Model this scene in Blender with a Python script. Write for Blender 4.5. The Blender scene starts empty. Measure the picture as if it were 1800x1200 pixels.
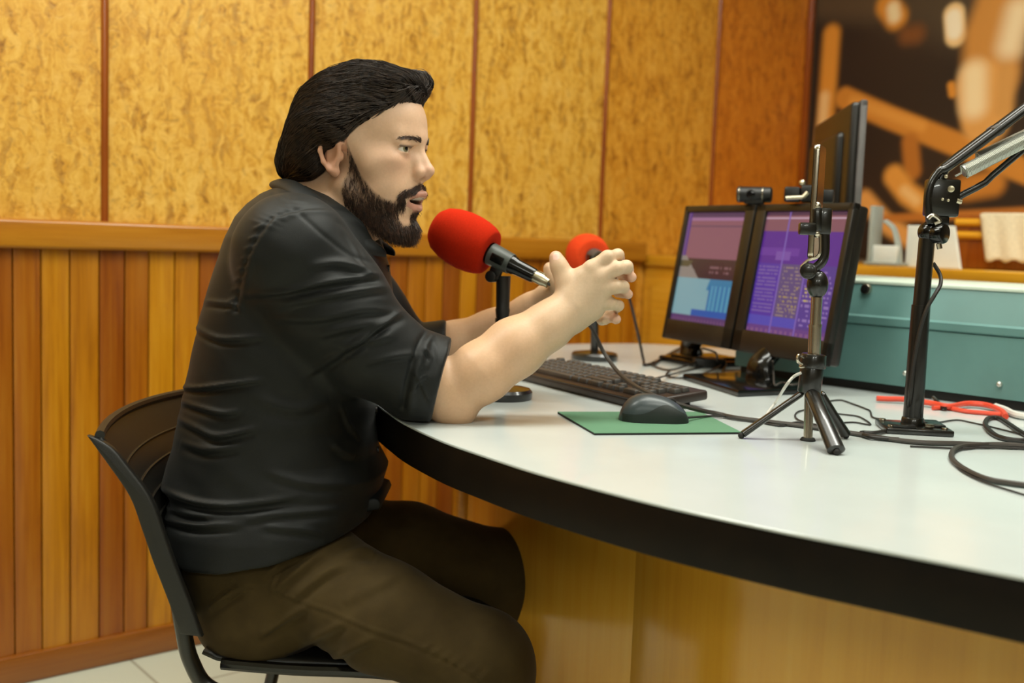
import bpy, bmesh, math, random
import numpy as np
from mathutils import Vector, Matrix
rnd = random.Random(7)
nprng = np.random.default_rng(11)
scn = bpy.context.scene
COL = scn.collection

# ------------------------------------------------------------------ camera model
FPX = 1900.0; HC = 1.02
TH = math.radians(50.4); PIT = math.radians(5.4); ROL = math.radians(2.1)
R0 = np.array([math.sin(TH), -math.cos(TH), 0.0])      # to the right
F0 = np.array([math.cos(TH), math.sin(TH), 0.0])       # straight ahead, level
UP = np.array([0.0, 0.0, 1.0])
CF = F0*math.cos(PIT) - UP*math.sin(PIT)
cu0 = UP*math.cos(PIT) + F0*math.sin(PIT)
CR = R0*math.cos(ROL) + cu0*math.sin(ROL)
CU = cu0*math.cos(ROL) - R0*math.sin(ROL)
CPOS = np.array([0.0, 0.0, HC])
def ray(px, py):
    return CF + (px-900)/FPX*CR - (py-600)/FPX*CU
def W(x, y, z):                       # local room directions (right, ahead, up) -> world
    return R0*x + F0*y + UP*z
def toB(p):                           # world -> (right, ahead, up)
    p = np.asarray(p, float)
    return np.array([p@R0, p@F0, p[2]])
def D(px, py, h=0.75):                # point at height h
    r = ray(px, py); return CPOS + r*((h-HC)/r[2])
def Q(px, py, d):                     # point at level distance d ahead
    r = ray(px, py); return CPOS + r*(d/(r@F0))
def Bq(px, py, d): return toB(Q(px, py, d))
def XW(px, py, X):                    # point on the plane world X = const
    r = ray(px, py); return CPOS + r*(X/r[0])
def YW(px, py, Y):
    r = ray(px, py); return CPOS + r*(Y/r[1])
MB2W = Matrix(((R0[0], F0[0], 0, 0), (R0[1], F0[1], 0, 0), (0, 0, 1, 0), (0, 0, 0, 1)))

cam = bpy.data.objects.new('camera', bpy.data.cameras.new('camera'))
COL.objects.link(cam); scn.camera = cam
cam.data.sensor_width = 36.0; cam.data.lens = FPX/1800*36.0
cam.data.clip_start = 0.02
cam.matrix_world = Matrix(((CR[0], CU[0], -CF[0], 0), (CR[1], CU[1], -CF[1], 0), (CR[2], CU[2], -CF[2], HC), (0, 0, 0, 1)))
cam.data.dof.use_dof = True; cam.data.dof.focus_distance = 1.56; cam.data.dof.aperture_fstop = 3.2
vs = scn.view_settings
vs.view_transform = 'Standard'; vs.look = 'None'; vs.gamma = 1; vs.use_curve_mapping = False
vs.exposure = -0.15

# ------------------------------------------------------------------ materials
def lin(c):
    c = [x/255.0 for x in c]
    return tuple((x/12.92 if x <= 0.04045 else ((x+0.055)/1.055)**2.4) for x in c) + (1.0,)
class NT:
    def __init__(s, name):
        s.m = bpy.data.materials.new(name); s.m.use_nodes = True
        s.t = s.m.node_tree; s.b = s.t.nodes['Principled BSDF']
    def n(s, typ, **kw):
        nd = s.t.nodes.new(typ)
        for k, v in kw.items(): setattr(nd, k, v)
        return nd
    def l(s, a, b): s.t.links.new(a, b)
    def coord(s, kind='Object', scale=(1, 1, 1), rot=(0, 0, 0)):
        tc = s.n('ShaderNodeTexCoord'); mp = s.n('ShaderNodeMapping')
        mp.inputs['Scale'].default_value = scale; mp.inputs['Rotation'].default_value = rot
        s.l(tc.outputs[kind], mp.inputs['Vector']); return mp.outputs['Vector']
    def noise(s, vec, scale, detail=3, rough=0.5, dist=0.0):
        nd = s.n('ShaderNodeTexNoise'); nd.inputs['Scale'].default_value = scale
        nd.inputs['Detail'].default_value = detail; nd.inputs['Roughness'].default_value = rough
        nd.inputs['Distortion'].default_value = dist
        s.l(vec, nd.inputs['Vector']); return nd
    def ramp(s, fac, stops):
        r = s.n('ShaderNodeValToRGB'); e = r.color_ramp.elements
        while len(e) < len(stops): e.new(0.5)
        for i, (p, c) in enumerate(stops): e[i].position = p; e[i].color = c
        s.l(fac, r.inputs['Fac']); return r.outputs['Color']
    def mix(s, fac, a, b, mode='MIX'):
        m = s.n('ShaderNodeMix', data_type='RGBA', blend_type=mode)
        if isinstance(fac, (int, float)): m.inputs[0].default_value = fac
        else: s.l(fac, m.inputs[0])
        for i, x in ((6, a), (7, b)):
            if isinstance(x, tuple): m.inputs[i].default_value = x
            else: s.l(x, m.inputs[i])
        return m.outputs[2]
    def bump(s, h, strength=0.3, dist=0.002):
        b = s.n('ShaderNodeBump'); b.inputs['Strength'].default_value = strength
        b.inputs['Distance'].default_value = dist
        s.l(h, b.inputs['Height']); s.l(b.outputs['Normal'], s.b.inputs['Normal'])
    def set(s, **kw):
        for k, v in kw.items():
            k = k.replace('_', ' ')
            s.b.inputs[k].default_value = v
        return s
    def base(s, x):
        if isinstance(x, tuple): s.b.inputs['Base Color'].default_value = x
        else: s.l(x, s.b.inputs['Base Color'])
        return s
def plain(name, c, rough=0.5, metal=0.0, var=0.12, vscale=30, bump=0.0, bscale=200, **kw):
    t = NT(name); v = t.coord('Object')
    nz = t.noise(v, vscale, 3)
    c = lin(c)
    a = tuple(min(1, x*(1-var)) for x in c[:3])+(1,); b = tuple(min(1, x*(1+var)) for x in c[:3])+(1,)
    t.base(t.ramp(nz.outputs['Fac'], [(0.3, a), (0.7, b)]))
    t.set(Roughness=rough, Metallic=metal)
    if bump:
        nb = t.noise(v, bscale, 2); t.bump(nb.outputs['Fac'], bump, 0.001)
    for k, val in kw.items(): t.b.inputs[k.replace('_', ' ')].default_value = val
    return t.m
M = {}
PANEL_A = float(YW(1067.5, 100, 2.475)[0]); PANEL_B = float(YW(1261.5, 100, 2.475)[0])
# oriented strand board: big pressed flakes, varnished amber
t = NT('strand_board')
v = t.coord('Object')
warp = t.noise(v, 9, 3, 0.6)
add = t.n('ShaderNodeVectorMath', operation='MULTIPLY_ADD')
t.l(warp.outputs['Color'], add.inputs[0]); add.inputs[1].default_value = (0.07, 0.07, 0.07); t.l(v, add.inputs[2])
def flake(rot, sc, scale):
    mp = t.n('ShaderNodeMapping'); mp.inputs['Rotation'].default_value = rot; mp.inputs['Scale'].default_value = sc
    t.l(add.outputs[0], mp.inputs['Vector'])
    vo = t.n('ShaderNodeTexVoronoi'); vo.inputs['Scale'].default_value = scale; t.l(mp.outputs['Vector'], vo.inputs['Vector'])
    return vo.outputs['Color']
f1 = flake((0, 0.45, 0), (1, 1, 0.28), 62); f2 = flake((0, -0.8, 0), (1, 1, 0.28), 54)
f3 = flake((0, 1.25, 0), (1, 1, 0.3), 80)
mA = t.mix(0.5, f1, f2); mB = t.mix(0.35, mA, f3)
bw = t.n('ShaderNodeRGBToBW'); t.l(mB, bw.inputs[0])
big = t.noise(v, 3.0, 4, 0.6)
grain = t.noise(add.outputs[0], 34, 5, 0.72, 1.6)
c1 = t.ramp(bw.outputs[0], [(0.25, lin((128, 80, 16))), (0.40, lin((200, 142, 36))), (0.52, lin((222, 170, 62))), (0.75, lin((236, 192, 96)))])
c2 = t.ramp(grain.outputs['Fac'], [(0.34, lin((96, 56, 10))), (0.44, lin((206, 146, 40))), (0.68, lin((240, 196, 96)))])
c3 = t.mix(0.5, c1, c2)
c4 = t.mix(t.ramp(big.outputs['Fac'], [(0.35, (0, 0, 0, 1)), (0.75, (0.3, 0.3, 0.3, 1))]), c3, lin((204, 140, 38)))
sx = t.n('ShaderNodeSeparateXYZ'); t.l(v, sx.inputs[0])
pt = t.ramp(sx.outputs[0], [(0.0, (1, 1, 1, 1)), (0.5, (0.93, 0.78, 0.5, 1)), (1.0, (0.86, 0.50, 0.17, 1))])  # right panels redder and darker: board tone mixed with painted light falloff
ptn = pt.node; ptn.color_ramp.interpolation = 'CONSTANT'
mr_ = t.n('ShaderNodeMapRange'); mr_.inputs[1].default_value = 0.0; mr_.inputs[2].default_value = 4.0; t.l(sx.outputs[0], mr_.inputs[0]); t.l(mr_.outputs[0], ptn.inputs['Fac'])
ptn.color_ramp.elements[1].position = PANEL_A/4.0; ptn.color_ramp.elements[2].position = PANEL_B/4.0
c4 = t.mix(1.0, c4, pt, 'MULTIPLY')
t.base(c4); t.set(Roughness=0.42); t.b.inputs['Coat Weight'].default_value = 0.25; t.b.inputs['Coat Roughness'].default_value = 0.35
t.bump(grain.outputs['Fac'], 0.25, 0.004)
M['osb'] = t.m
def wood(name, cols, rough=0.35, coat=0.3, plank=None, along=2, gscale=1.0):
    t = NT(name)
    sc = [14*gscale]*3; sc[along] = 1.1*gscale
    v = t.coord('Object', tuple(sc)); n1 = t.noise(v, 1.6, 5, 0.6, 0.8)
    sc2 = [70*gscale]*3; sc2[along] = 2.5*gscale
    v2 = t.coord('Object', tuple(sc2)); n2 = t.noise(v2, 1.5, 3, 0.6)
    m1 = t.mix(0.4, n1.outputs['Fac'], n2.outputs['Fac'])
    col = t.ramp(m1, [(0.3, lin(cols[0])), (0.5, lin(cols[1])), (0.7, lin(cols[2]))])
    if plank:
        at = t.n('ShaderNodeAttribute'); at.attribute_name = 'tone'
        hs = t.n('ShaderNodeHueSaturation'); t.l(col, hs.inputs['Color'])
        sep = t.n('ShaderNodeSeparateColor'); t.l(at.outputs['Color'], sep.inputs[0])
        t.l(sep.outputs[0], hs.inputs['Hue']); t.l(sep.outputs[2], hs.inputs['Value'])
        col = hs.outputs['Color']
    t.base(col); t.set(Roughness=rough)
    t.b.inputs['Coat Weight'].default_value = coat; t.b.inputs['Coat Roughness'].default_value = 0.18
    t.bump(n2.outputs['Fac'], 0.08, 0.001)
    return t.m
M['plank'] = wood('varnished_pine_planks', ((150, 88, 8), (186, 120, 12), (202, 142, 30)), plank=True)
M['rail'] = wood('varnished_rail', ((150, 88, 12), (176, 112, 20), (190, 128, 34)), along=0, rough=0.3)
M['base'] = wood('skirting_wood', ((120, 64, 14), (142, 82, 22), (158, 98, 32)), along=0)
M['batten'] = wood('batten_wood', ((110, 48, 8), (142, 70, 16), (160, 88, 26)), rough=0.22, coat=0.6)
M['deskwood'] = wood('glossy_desk_wood', ((222, 158, 48), (234, 172, 56), (240, 184, 70)), rough=0.2, coat=0.6, gscale=0.5)
M['cabwood'] = wood('cabinet_wood', ((196, 132, 24), (214, 152, 34), (226, 168, 54)), along=1, rough=0.3)
M['edge'] = plain('dark_edge_band', (16, 9, 3), 0.5, var=0.3, Specular_IOR_Level=0.2)
M['desk'] = plain('white_laminate', (197, 204, 202), 0.22, var=0.03, vscale=8, Coat_Weight=0.2)
M['paint'] = plain('brown_wall_paint', (100, 86, 66), 0.8, var=0.04, vscale=5)  # dark tone cuts light bounced off the unseen walls
M['ceil'] = plain('white_ceiling', (232, 230, 222), 0.9, var=0.03)
M['blackp'] = plain('black_plastic', (20, 19, 17), 0.42, var=0.2)
M['blackg'] = plain('gloss_black_plastic', (12, 11, 9), 0.16, var=0.2)
M['blackm'] = plain('black_painted_metal', (20, 18, 14), 0.28, 0.0, var=0.25, Coat_Weight=0.4)
M['bezel'] = plain('monitor_bezel', (24, 20, 15), 0.38, var=0.2)
M['greyp'] = plain('grey_plastic', (96, 92, 90), 0.4)
M['keycap'] = plain('keycap', (66, 62, 58), 0.5, var=0.15)
M['keybed'] = plain('keyboard_case', (44, 32, 26), 0.4, var=0.15)
M['chrome'] = plain('brushed_steel', (200, 190, 172), 0.22, 1.0, var=0.06)
M['silver'] = plain('silver_connector', (214, 204, 176), 0.3, 1.0, var=0.05)
M['spring'] = plain('zinc_spring', (206, 208, 198), 0.38, 0.85, var=0.05)
M['foam'] = plain('red_foam', (180, 36, 10), 0.95, var=0.10, vscale=400, bump=0.5, bscale=900, Specular_IOR_Level=0.1)
M['foam2'] = plain('orange_red_foam', (210, 66, 28), 0.95, var=0.10, vscale=400, bump=0.5, bscale=900, Specular_IOR_Level=0.1)
M['mousepad'] = plain('green_cloth_pad', (86, 128, 98), 0.9, var=0.05, vscale=600, bump=0.3, bscale=1500)
M['rubber'] = plain('black_rubber', (22, 19, 15), 0.7)
M['mouse'] = plain('mouse_shell', (60, 68, 71), 0.34, var=0.05)
M['mouseside'] = plain('mouse_side', (30, 36, 33), 0.55)
M['teal'] = plain('teal_enamel', (94, 134, 130), 0.42, var=0.06, vscale=12, bump=0.1, bscale=500)
M['tealedge'] = plain('pale_teal_edge', (206, 220, 204), 0.4, var=0.03)
M['cable'] = plain('grey_black_cable', (62, 56, 50), 0.45, var=0.1)
M['cabled'] = plain('black_cable', (34, 30, 26), 0.45, var=0.1)
M['cabler'] = plain('red_cable', (214, 70, 44), 0.4, var=0.08)
M['cablew'] = plain('white_cable', (206, 204, 196), 0.4, var=0.05)
M['paper'] = plain('white_paper', (222, 222, 212), 0.7, var=0.03)
M['acrylic'] = plain('frosted_acrylic', (206, 214, 206), 0.25, var=0.03)
M['acrylic'].node_tree.nodes['Principled BSDF'].inputs['Transmission Weight'].default_value = 0.55
M['lace'] = plain('cream_lace', (222, 208, 176), 0.9, var=0.08, vscale=120)
M['chairp'] = plain('black_chair_plastic', (27, 26, 23), 0.42, var=0.1, bump=0.25, bscale=700)
M['lens'] = plain('lens_glass', (8, 8, 10), 0.08, var=0.1)
M['lamp'] = NT('lamp_diffuser').m
nb = M['lamp'].node_tree.nodes['Principled BSDF']
nb.inputs['Emission Color'].default_value = (1, 0.93, 0.8, 1); nb.inputs['Emission Strength'].default_value = 4.0
# floor tiles
t = NT('pale_floor_tile'); v = t.coord('Object')
br = t.n('ShaderNodeTexBrick'); br.offset = 0.0
br.inputs['Color1'].default_value = lin((206, 210, 190)); br.inputs['Color2'].default_value = lin((200, 204, 186))
br.inputs['Mortar'].default_value = lin((166, 164, 146)); br.inputs['Scale'].default_value = 1.0
br.inputs['Mortar Size'].default_value = 0.004; br.inputs['Brick Width'].default_value = 0.45; br.inputs['Row Height'].default_value = 0.45
t.l(v, br.inputs['Vector']); t.base(br.outputs['Color']); t.set(Roughness=0.25)
M['floor'] = t.m
def vcol_mat(name, attr, rough, emit=None, sheen=0.0, sss=0.0, noise=0.0):
    t = NT(name); a = t.n('ShaderNodeAttribute'); a.attribute_name = attr
    if emit is not None:
        t.base((0.01, 0.01, 0.012, 1)); t.l(a.outputs['Color'], t.b.inputs['Emission Color']); t.b.inputs['Emission Strength'].default_value = emit
    else:
        col = a.outputs['Color']
        if noise:
            nz = t.noise(t.coord('Object'), 260, 4, 0.6)
            col = t.mix(noise, col, t.mix(1.0, col, t.ramp(nz.outputs['Fac'], [(0.3, (0.80, 0.70, 0.66, 1)), (0.7, (1.15, 1.1, 1.05, 1))]), 'MULTIPLY'))
            t.bump(nz.outputs['Fac'], 0.12, 0.0008)
        t.base(col)
    t.set(Roughness=rough)
    if sss:
        t.b.inputs['Subsurface Weight'].default_value = sss
        t.b.inputs['Subsurface Radius'].default_value = (0.010, 0.004, 0.002)
        t.b.inputs['Subsurface Scale'].default_value = 0.6
    return t.m
M['screen'] = vcol_mat('lit_screen', 'pic', 0.25, emit=0.8)
M['mural'] = vcol_mat('printed_mural', 'pic', 0.5)
M['skin'] = vcol_mat('skin', 'tint', 0.48, sss=0.12, noise=0.22)
M['eye'] = vcol_mat('eye', 'tint', 0.08)
def cloth(name, c, c2, scale=900, rough=0.68, spec=0.4, sheen=0.12):
    t = NT(name); v = t.coord('Object'); n1 = t.noise(v, 25, 4); n2 = t.noise(v, scale, 2)
    t.base(t.ramp(n1.outputs['Fac'], [(0.3, lin(c)), (0.7, lin(c2))])); t.set(Roughness=rough); t.b.inputs['Specular IOR Level'].default_value = spec
    t.b.inputs['Sheen Weight'].default_value = sheen; t.b.inputs['Sheen Roughness'].default_value = 0.4
    t.bump(n2.outputs['Fac'], 0.25, 0.0006); return t.m
M['shirt'] = cloth('black_cotton', (12, 14, 13), (17, 19, 18), rough=0.57, spec=0.32, sheen=0.04)
M['trouser'] = cloth('olive_brown_twill', (60, 47, 22), (70, 56, 28), rough=0.85, spec=0.2, sheen=0.05)
t = NT('dark_hair'); v = t.coord('Object'); nz = t.noise(v, 120, 3)
t.base(t.ramp(nz.outputs['Fac'], [(0.3, lin((28, 20, 14))), (0.7, lin((66, 49, 36)))])); t.set(Roughness=0.36); M['hair'] = t.m
M['hairbase'] = plain('hair_underlayer', (20, 14, 10), 0.9, var=0.3, vscale=90, Specular_IOR_Level=0.1)
t = NT('beard_hair'); v = t.coord('Object'); nz = t.noise(v, 150, 3)
t.base(t.ramp(nz.outputs['Fac'], [(0.3, lin((30, 20, 14))), (0.7, lin((84, 56, 40)))])); t.set(Roughness=0.5); M['beard'] = t.m

# ------------------------------------------------------------------ mesh helpers
def catmull(pts, n=8, closed=False):
    pts = [np.asarray(p, float) for p in pts]; out = []
    N = len(pts); rng_ = range(N if closed else N-1)
    for i in rng_:
        if closed: p0, p1, p2, p3 = pts[i-1], pts[i], pts[(i+1) % N], pts[(i+2) % N]
        else: p0, p1, p2, p3 = pts[max(i-1, 0)], pts[i], pts[i+1], pts[min(i+2, N-1)]
        for j in range(n):
            s = j/n
            out.append(0.5*((2*p1)+(-p0+p2)*s+(2*p0-5*p1+4*p2-p3)*s*s+(-p0+3*p1-3*p2+p3)*s**3))
    if not closed: out.append(pts[-1])
    return out
class MB:
    def __init__(s, mat=None):
        s.bm = bmesh.new(); s.M = mat or Matrix.Identity(4)
    def _add(s, b, mtx=None):
        me = bpy.data.meshes.new('tmp'); b.to_mesh(me); b.free()
        me.transform((s.M @ mtx) if mtx is not None else s.M)
        s.bm.from_mesh(me); bpy.data.meshes.remove(me); return s
    def box(s, c, size, bev=0.0, seg=2, rot=None):
        b = bmesh.new(); bmesh.ops.create_cube(b, size=1.0)
        for v in b.verts: v.co = Vector((v.co.x*size[0], v.co.y*size[1], v.co.z*size[2]))
        if bev: bmesh.ops.bevel(b, geom=b.edges[:], offset=bev, segments=seg, profile=0.5, affect='EDGES')
        m = Matrix.Translation(Vector(c))
        if rot is not None: m = m @ rot
        return s._add(b, m)
    def cyl(s, a, b_, r, r2=None, n=24, bev=0.0):
        a = Vector(a); b_ = Vector(b_); d = b_-a; L = d.length
        b = bmesh.new(); bmesh.ops.create_cone(b, cap_ends=True, segments=n, radius1=r, radius2=r if r2 is None else r2, depth=L)
        if bev:
            es = [e for e in b.edges if len(e.link_faces) == 2 and any(len(f.verts) > 4 for f in e.link_faces)]
            bmesh.ops.bevel(b, geom=es, offset=bev, segments=2, profile=0.5, affect='EDGES')
        q = d.to_track_quat('Z', 'Y').to_matrix().to_4x4()
        return s._add(b, Matrix.Translation((a+b_)/2) @ q)
    def sphere(s, c, r, sc=(1, 1, 1), rot=None, seg=24, rings=16):
        b = bmesh.new(); bmesh.ops.create_uvsphere(b, u_segments=seg, v_segments=rings, radius=r)
        m = Matrix.Translation(Vector(c))
        if rot is not None: m = m @ rot
        return s._add(b, m @ Matrix.Diagonal((*sc, 1)))
    def lathe(s, prof, mtx=None, n=40):
        b = bmesh.new(); rows = []
        for r, z in prof:
            if r < 1e-6: rows.append([b.verts.new((0, 0, z))])
            else: rows.append([b.verts.new((r*math.cos(2*math.pi*i/n), r*math.sin(2*math.pi*i/n), z)) for i in range(n)])
        for A, B_ in zip(rows, rows[1:]):
            for i in range(n):
                j = (i+1) % n
                q = [A[i % len(A)], A[j % len(A)], B_[j % len(B_)], B_[i % len(B_)]]
                u = []
                for x in q:
                    if x not in u: u.append(x)
                if len(u) > 2:
                    try: b.faces.new(u)
                    except ValueError: pass
        bmesh.ops.recalc_face_normals(b, faces=b.faces[:])
        return s._add(b, mtx)
    def tube(s, pts, r, n=10, sm=0, closed=False, flat=None):
        if sm: pts = catmull(pts, sm, closed)
        P_ = [Vector(p) for p in pts]; N = len(P_)
        if callable(r): rr = [r(i/(N-1)) for i in range(N)]
        elif isinstance(r, (list, tuple)):
            rr = list(np.interp(np.linspace(0, 1, N), np.linspace(0, 1, len(r)), r))
        else: rr = [r]*N
        b = bmesh.new(); rows = []; up = None
        for i in range(N):
            if closed: tg = P_[(i+1) % N]-P_[i-1]
            else: tg = P_[min(i+1, N-1)]-P_[max(i-1, 0)]
            tg.normalize()
            if up is None:
                up = Vector((0, 0, 1)) if abs(tg.z) < 0.95 else Vector((1, 0, 0))
            up = (up - tg*up.dot(tg)).normalized(); sd = tg.cross(up)
            fl = flat or (1, 1)
            rows.append([b.verts.new(P_[i]+(up*math.cos(2*math.pi*k/n)*fl[0]+sd*math.sin(2*math.pi*k/n)*fl[1])*rr[i]) for k in range(n)])
        for i in range(N if closed else N-1):
            A, B_ = rows[i], rows[(i+1) % N]
            for k in range(n): b.faces.new((A[k], A[(k+1) % n], B_[(k+1) % n], B_[k]))
        if not closed:
            b.faces.new(rows[0][::-1]); b.faces.new(rows[-1])
        bmesh.ops.recalc_face_normals(b, faces=b.faces[:])
        return s._add(b)
    def prism(s, poly, z0, z1, bev=0.0, seg=2, mtx=None):
        b = bmesh.new()
        f = b.faces.new([b.verts.new((p[0], p[1], z0)) for p in poly])
        r = bmesh.ops.extrude_face_region(b, geom=[f])
        vv = [v for v in r['geom'] if isinstance(v, bmesh.types.BMVert)]
        bmesh.ops.translate(b, verts=vv, vec=(0, 0, z1-z0))
        bmesh.ops.recalc_face_normals(b, faces=b.faces[:])
        if bev:
            es = [e for e in b.edges if abs(e.verts[0].co.z-e.verts[1].co.z) < 1e-7]
            bmesh.ops.bevel(b, geom=es, offset=bev, segments=seg, profile=0.5, affect='EDGES')
        return s._add(b, mtx)
    def strip(s, rows):            # grid of points -> quads
        b = bmesh.new(); R = [[b.verts.new(tuple(p)) for p in row] for row in rows]
        for A, B_ in zip(R, R[1:]):
            for i in range(len(A)-1): b.faces.new((A[i], A[i+1], B_[i+1], B_[i]))
        return s._add(b)
def link(o, parent=None, loc=None):
    COL.objects.link(o)
    if parent is not None: o.parent = parent
    return o
def wloc(o):
    v = Vector((0, 0, 0))
    while o is not None: v += o.location; o = o.parent
    return v
def finish(name, mb, mat, parent=None, loc=(0, 0, 0), ang=35, label=None, smooth=True):
    bm = mb.bm if isinstance(mb, MB) else mb
    me = bpy.data.meshes.new(name); bm.to_mesh(me); bm.free()
    off = wloc(parent) if parent is not None else Vector(loc)
    me.transform(Matrix.Translation(-off))
    me.materials.append(mat)
    if smooth:
        me.polygons.foreach_set('use_smooth', [True]*len(me.polygons))
        me.set_sharp_from_angle(angle=math.radians(ang))
    o = bpy.data.objects.new(name, me); link(o, parent)
    if parent is None: o.location = Vector(loc)
    if label: o['label'] = label
    return o
def thing(name, label, cat, loc, group=None):
    o = bpy.data.objects.new(name, None); o.empty_display_size = 0.05; link(o); o.location = Vector(loc)
    o['label'] = label; o['category'] = cat
    if group: o['group'] = group
    return o
def tag(o, label, cat, group=None):
    o['label'] = label; o['category'] = cat
    if group: o['group'] = group
    return o
def struct(o, label=None, cat=None):
    o['kind'] = 'structure'
    if label: o['label'] = label
    if cat: o['category'] = cat
    return o
def frame(o, ex, ey, ez):
    return Matrix(((ex[0], ey[0], ez[0], o[0]), (ex[1], ey[1], ez[1], o[1]), (ex[2], ey[2], ez[2], o[2]), (0, 0, 0, 1)))
def unit(v):
    v = np.asarray(v, float); return v/np.linalg.norm(v)
def picture(name, o, ex, ez, w, h, nu, nv, fn, mat, parent=None, loc=(0, 0, 0)):
    """grid with a colour per vertex: u to the right, v downward from the top"""
    u = np.linspace(0, 1, nu); v = np.linspace(0, 1, nv)
    U, V = np.meshgrid(u, v)
    P_ = np.asarray(o, float)[None, None, :] + U[..., None]*w*np.asarray(ex) - V[..., None]*h*np.asarray(ez)
    off = np.array(wloc(parent)) if parent is not None else np.array(loc)
    vs_ = (P_-off).reshape(-1, 3)
    idx = np.arange(nu*nv).reshape(nv, nu)
    q = np.stack([idx[:-1, :-1], idx[1:, :-1], idx[1:, 1:], idx[:-1, 1:]], -1).reshape(-1, 4)
    me = mesh_np(name, vs_, q)
    c = fn(U.ravel(), V.ravel())
    setcol(me, 'pic', c); me.materials.append(mat)
    ob = bpy.data.objects.new(name, me); link(ob, parent)
    if parent is None: ob.location = Vector(loc)
    return ob
def mesh_np(name, verts, quads):
    me = bpy.data.meshes.new(name); quads = np.asarray(quads)
    k = quads.shape[1]
    me.vertices.add(len(verts)); me.vertices.foreach_set('co', np.asarray(verts, np.float32).ravel())
    me.loops.add(quads.size); me.loops.foreach_set('vertex_index', quads.astype(np.int32).ravel())
    me.polygons.add(len(quads)); me.polygons.foreach_set('loop_start', np.arange(0, quads.size, k, dtype=np.int32))
    me.polygons.foreach_set('use_smooth', np.ones(len(quads), bool))
    me.update(calc_edges=True); me.validate()
    return me
def setcol(me, name, c):
    at = me.color_attributes.new(name=name, type='FLOAT_COLOR', domain='POINT')
    c = np.concatenate([c[:, :3], np.ones((len(c), 1))], 1).astype(np.float32)
    at.data.foreach_set('color', c.ravel())
def s2l(c):
    c = np.asarray(c, float)/255.0
    return np.where(c <= 0.04045, c/12.92, ((c+0.055)/1.055)**2.4)
# ------------------------------------------------------------------ the room
XL, XR, YF, YB, ZC = -3.9, 3.42, -4.3, 2.475, 2.75
mb = MB(); mb.box(((XL+XR)/2, YB+0.06, ZC/2), (XR-XL+0.24, 0.12, ZC)); struct(finish('wall_back', mb, M['osb']), 'amber strand board panel wall behind the man', 'wall')
mb = MB(); mb.box((XR+0.06, (YF+YB)/2, ZC/2), (0.12, YB-YF, ZC)); struct(finish('wall_right', mb, M['paint']), 'side wall that carries the large dark mural', 'wall')
mb = MB(); mb.box((XL-0.06, (YF+YB)/2, ZC/2), (0.12, YB-YF, ZC)); struct(finish('wall_left', mb, M['paint']), 'plain dark brown wall outside the left of the photo', 'wall')
mb = MB(); mb.box(((XL+XR)/2, YF-0.06, ZC/2), (XR-XL+0.24, 0.12, ZC)); struct(finish('wall_front', mb, M['paint']), 'plain dark brown wall behind the camera', 'wall')
mb = MB(); mb.box(((XL+XR)/2, (YF+YB)/2, -0.05), (XR-XL+0.24, YB-YF+0.24, 0.1)); struct(finish('floor', mb, M['floor']), 'pale glossy tiled floor', 'floor')
mb = MB(); mb.box(((XL+XR)/2, (YF+YB)/2, ZC+0.05), (XR-XL+0.24, YB-YF+0.24, 0.1)); struct(finish('ceiling', mb, M['ceil']), 'white ceiling above the studio', 'ceiling')
# wainscot of upright planks, one mesh with a tone per plank
pl_px = [22, 72, 123, 175, 220, 262.5, 308, 351]
xs = [float(YW(px, 432, YB-0.012)[0]) for px in pl_px]
pw = (xs[-1]-xs[0])/(len(xs)-1)
edges = [xs[0]-pw*k for k in range(95, 0, -1) if xs[0]-pw*k > XL] + xs
while edges[-1]+pw < 2.60: edges.append(edges[-1]+pw)
i0 = edges.index(xs[0])
tones = {-2: .62, -1: .66, 0: .72, 1: 1.0, 2: .95, 3: .58, 4: .74, 5: 1.06, 6: .98, 7: .60}
bm = bmesh.new(); tone = []
for i, (a, b) in enumerate(zip(edges, edges[1:])):
    b0 = bmesh.new(); bmesh.ops.create_cube(b0, size=1)
    for v_ in b0.verts: v_.co = Vector(((a+b)/2+v_.co.x*(b-a-0.002), YB-0.006+v_.co.y*0.012, 0.5+v_.co.z*0.98))
    bmesh.ops.bevel(b0, geom=[e for e in b0.edges if abs(e.verts[0].co.z-e.verts[1].co.z) > 0.1], offset=0.004, segments=2, profile=0.5, affect='EDGES')
    me_ = bpy.data.meshes.new('t'); b0.to_mesh(me_); b0.free(); n0 = len(bm.verts); bm.from_mesh(me_); bpy.data.meshes.remove(me_)
    k = i-i0
    val = tones.get(k, rnd.choice([0.55, 0.62, 0.72, 0.86, 0.96, 1.0]))
    hue = 0.5 - (1.0-val)*0.05
    tone += [(hue, 0.5, val)]*(len(bm.verts)-n0)
o = finish('trim_1', bm, M['plank'], ang=30); setcol(o.data, 'tone', np.array(tone, float))
struct(o, 'varnished upright plank wainscot along the lower wall', 'wainscot')
mb = MB(); mb.box(((XL+2.58)/2, YB-0.016, 0.994), (2.58-XL, 0.032, 0.064), 0.009, 3); struct(finish('trim_2', mb, M['rail']), 'thick varnished rail capping the plank wainscot', 'rail')
mb = MB(); mb.box(((XL+2.58)/2, YB-0.012, 0.033), (2.58-XL, 0.024, 0.066), 0.006, 2); struct(finish('baseboard_back', mb, M['base']), 'brown wooden skirting under the planks', 'baseboard')
bx = [float(YW(p, 100, YB)[0]) for p in (184, 547, 834, 1067.5, 1261.5)]
sp = (bx[-1]-bx[0])/4
bx = [bx[0]-sp*k for k in (12, 11, 10, 9, 8, 7, 6, 5, 4, 3, 2, 1) if bx[0]-sp*k > XL+0.05] + bx
for i, x in enumerate(bx):
    mb = MB(); mb.tube([(x, YB, 1.026), (x, YB, ZC)], 0.0095, 12, flat=(0.9, 1))
    struct(finish('trim_%d' % (i+3), mb, M['batten']), 'thin rounded reddish batten covering a board joint', 'batten')
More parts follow.
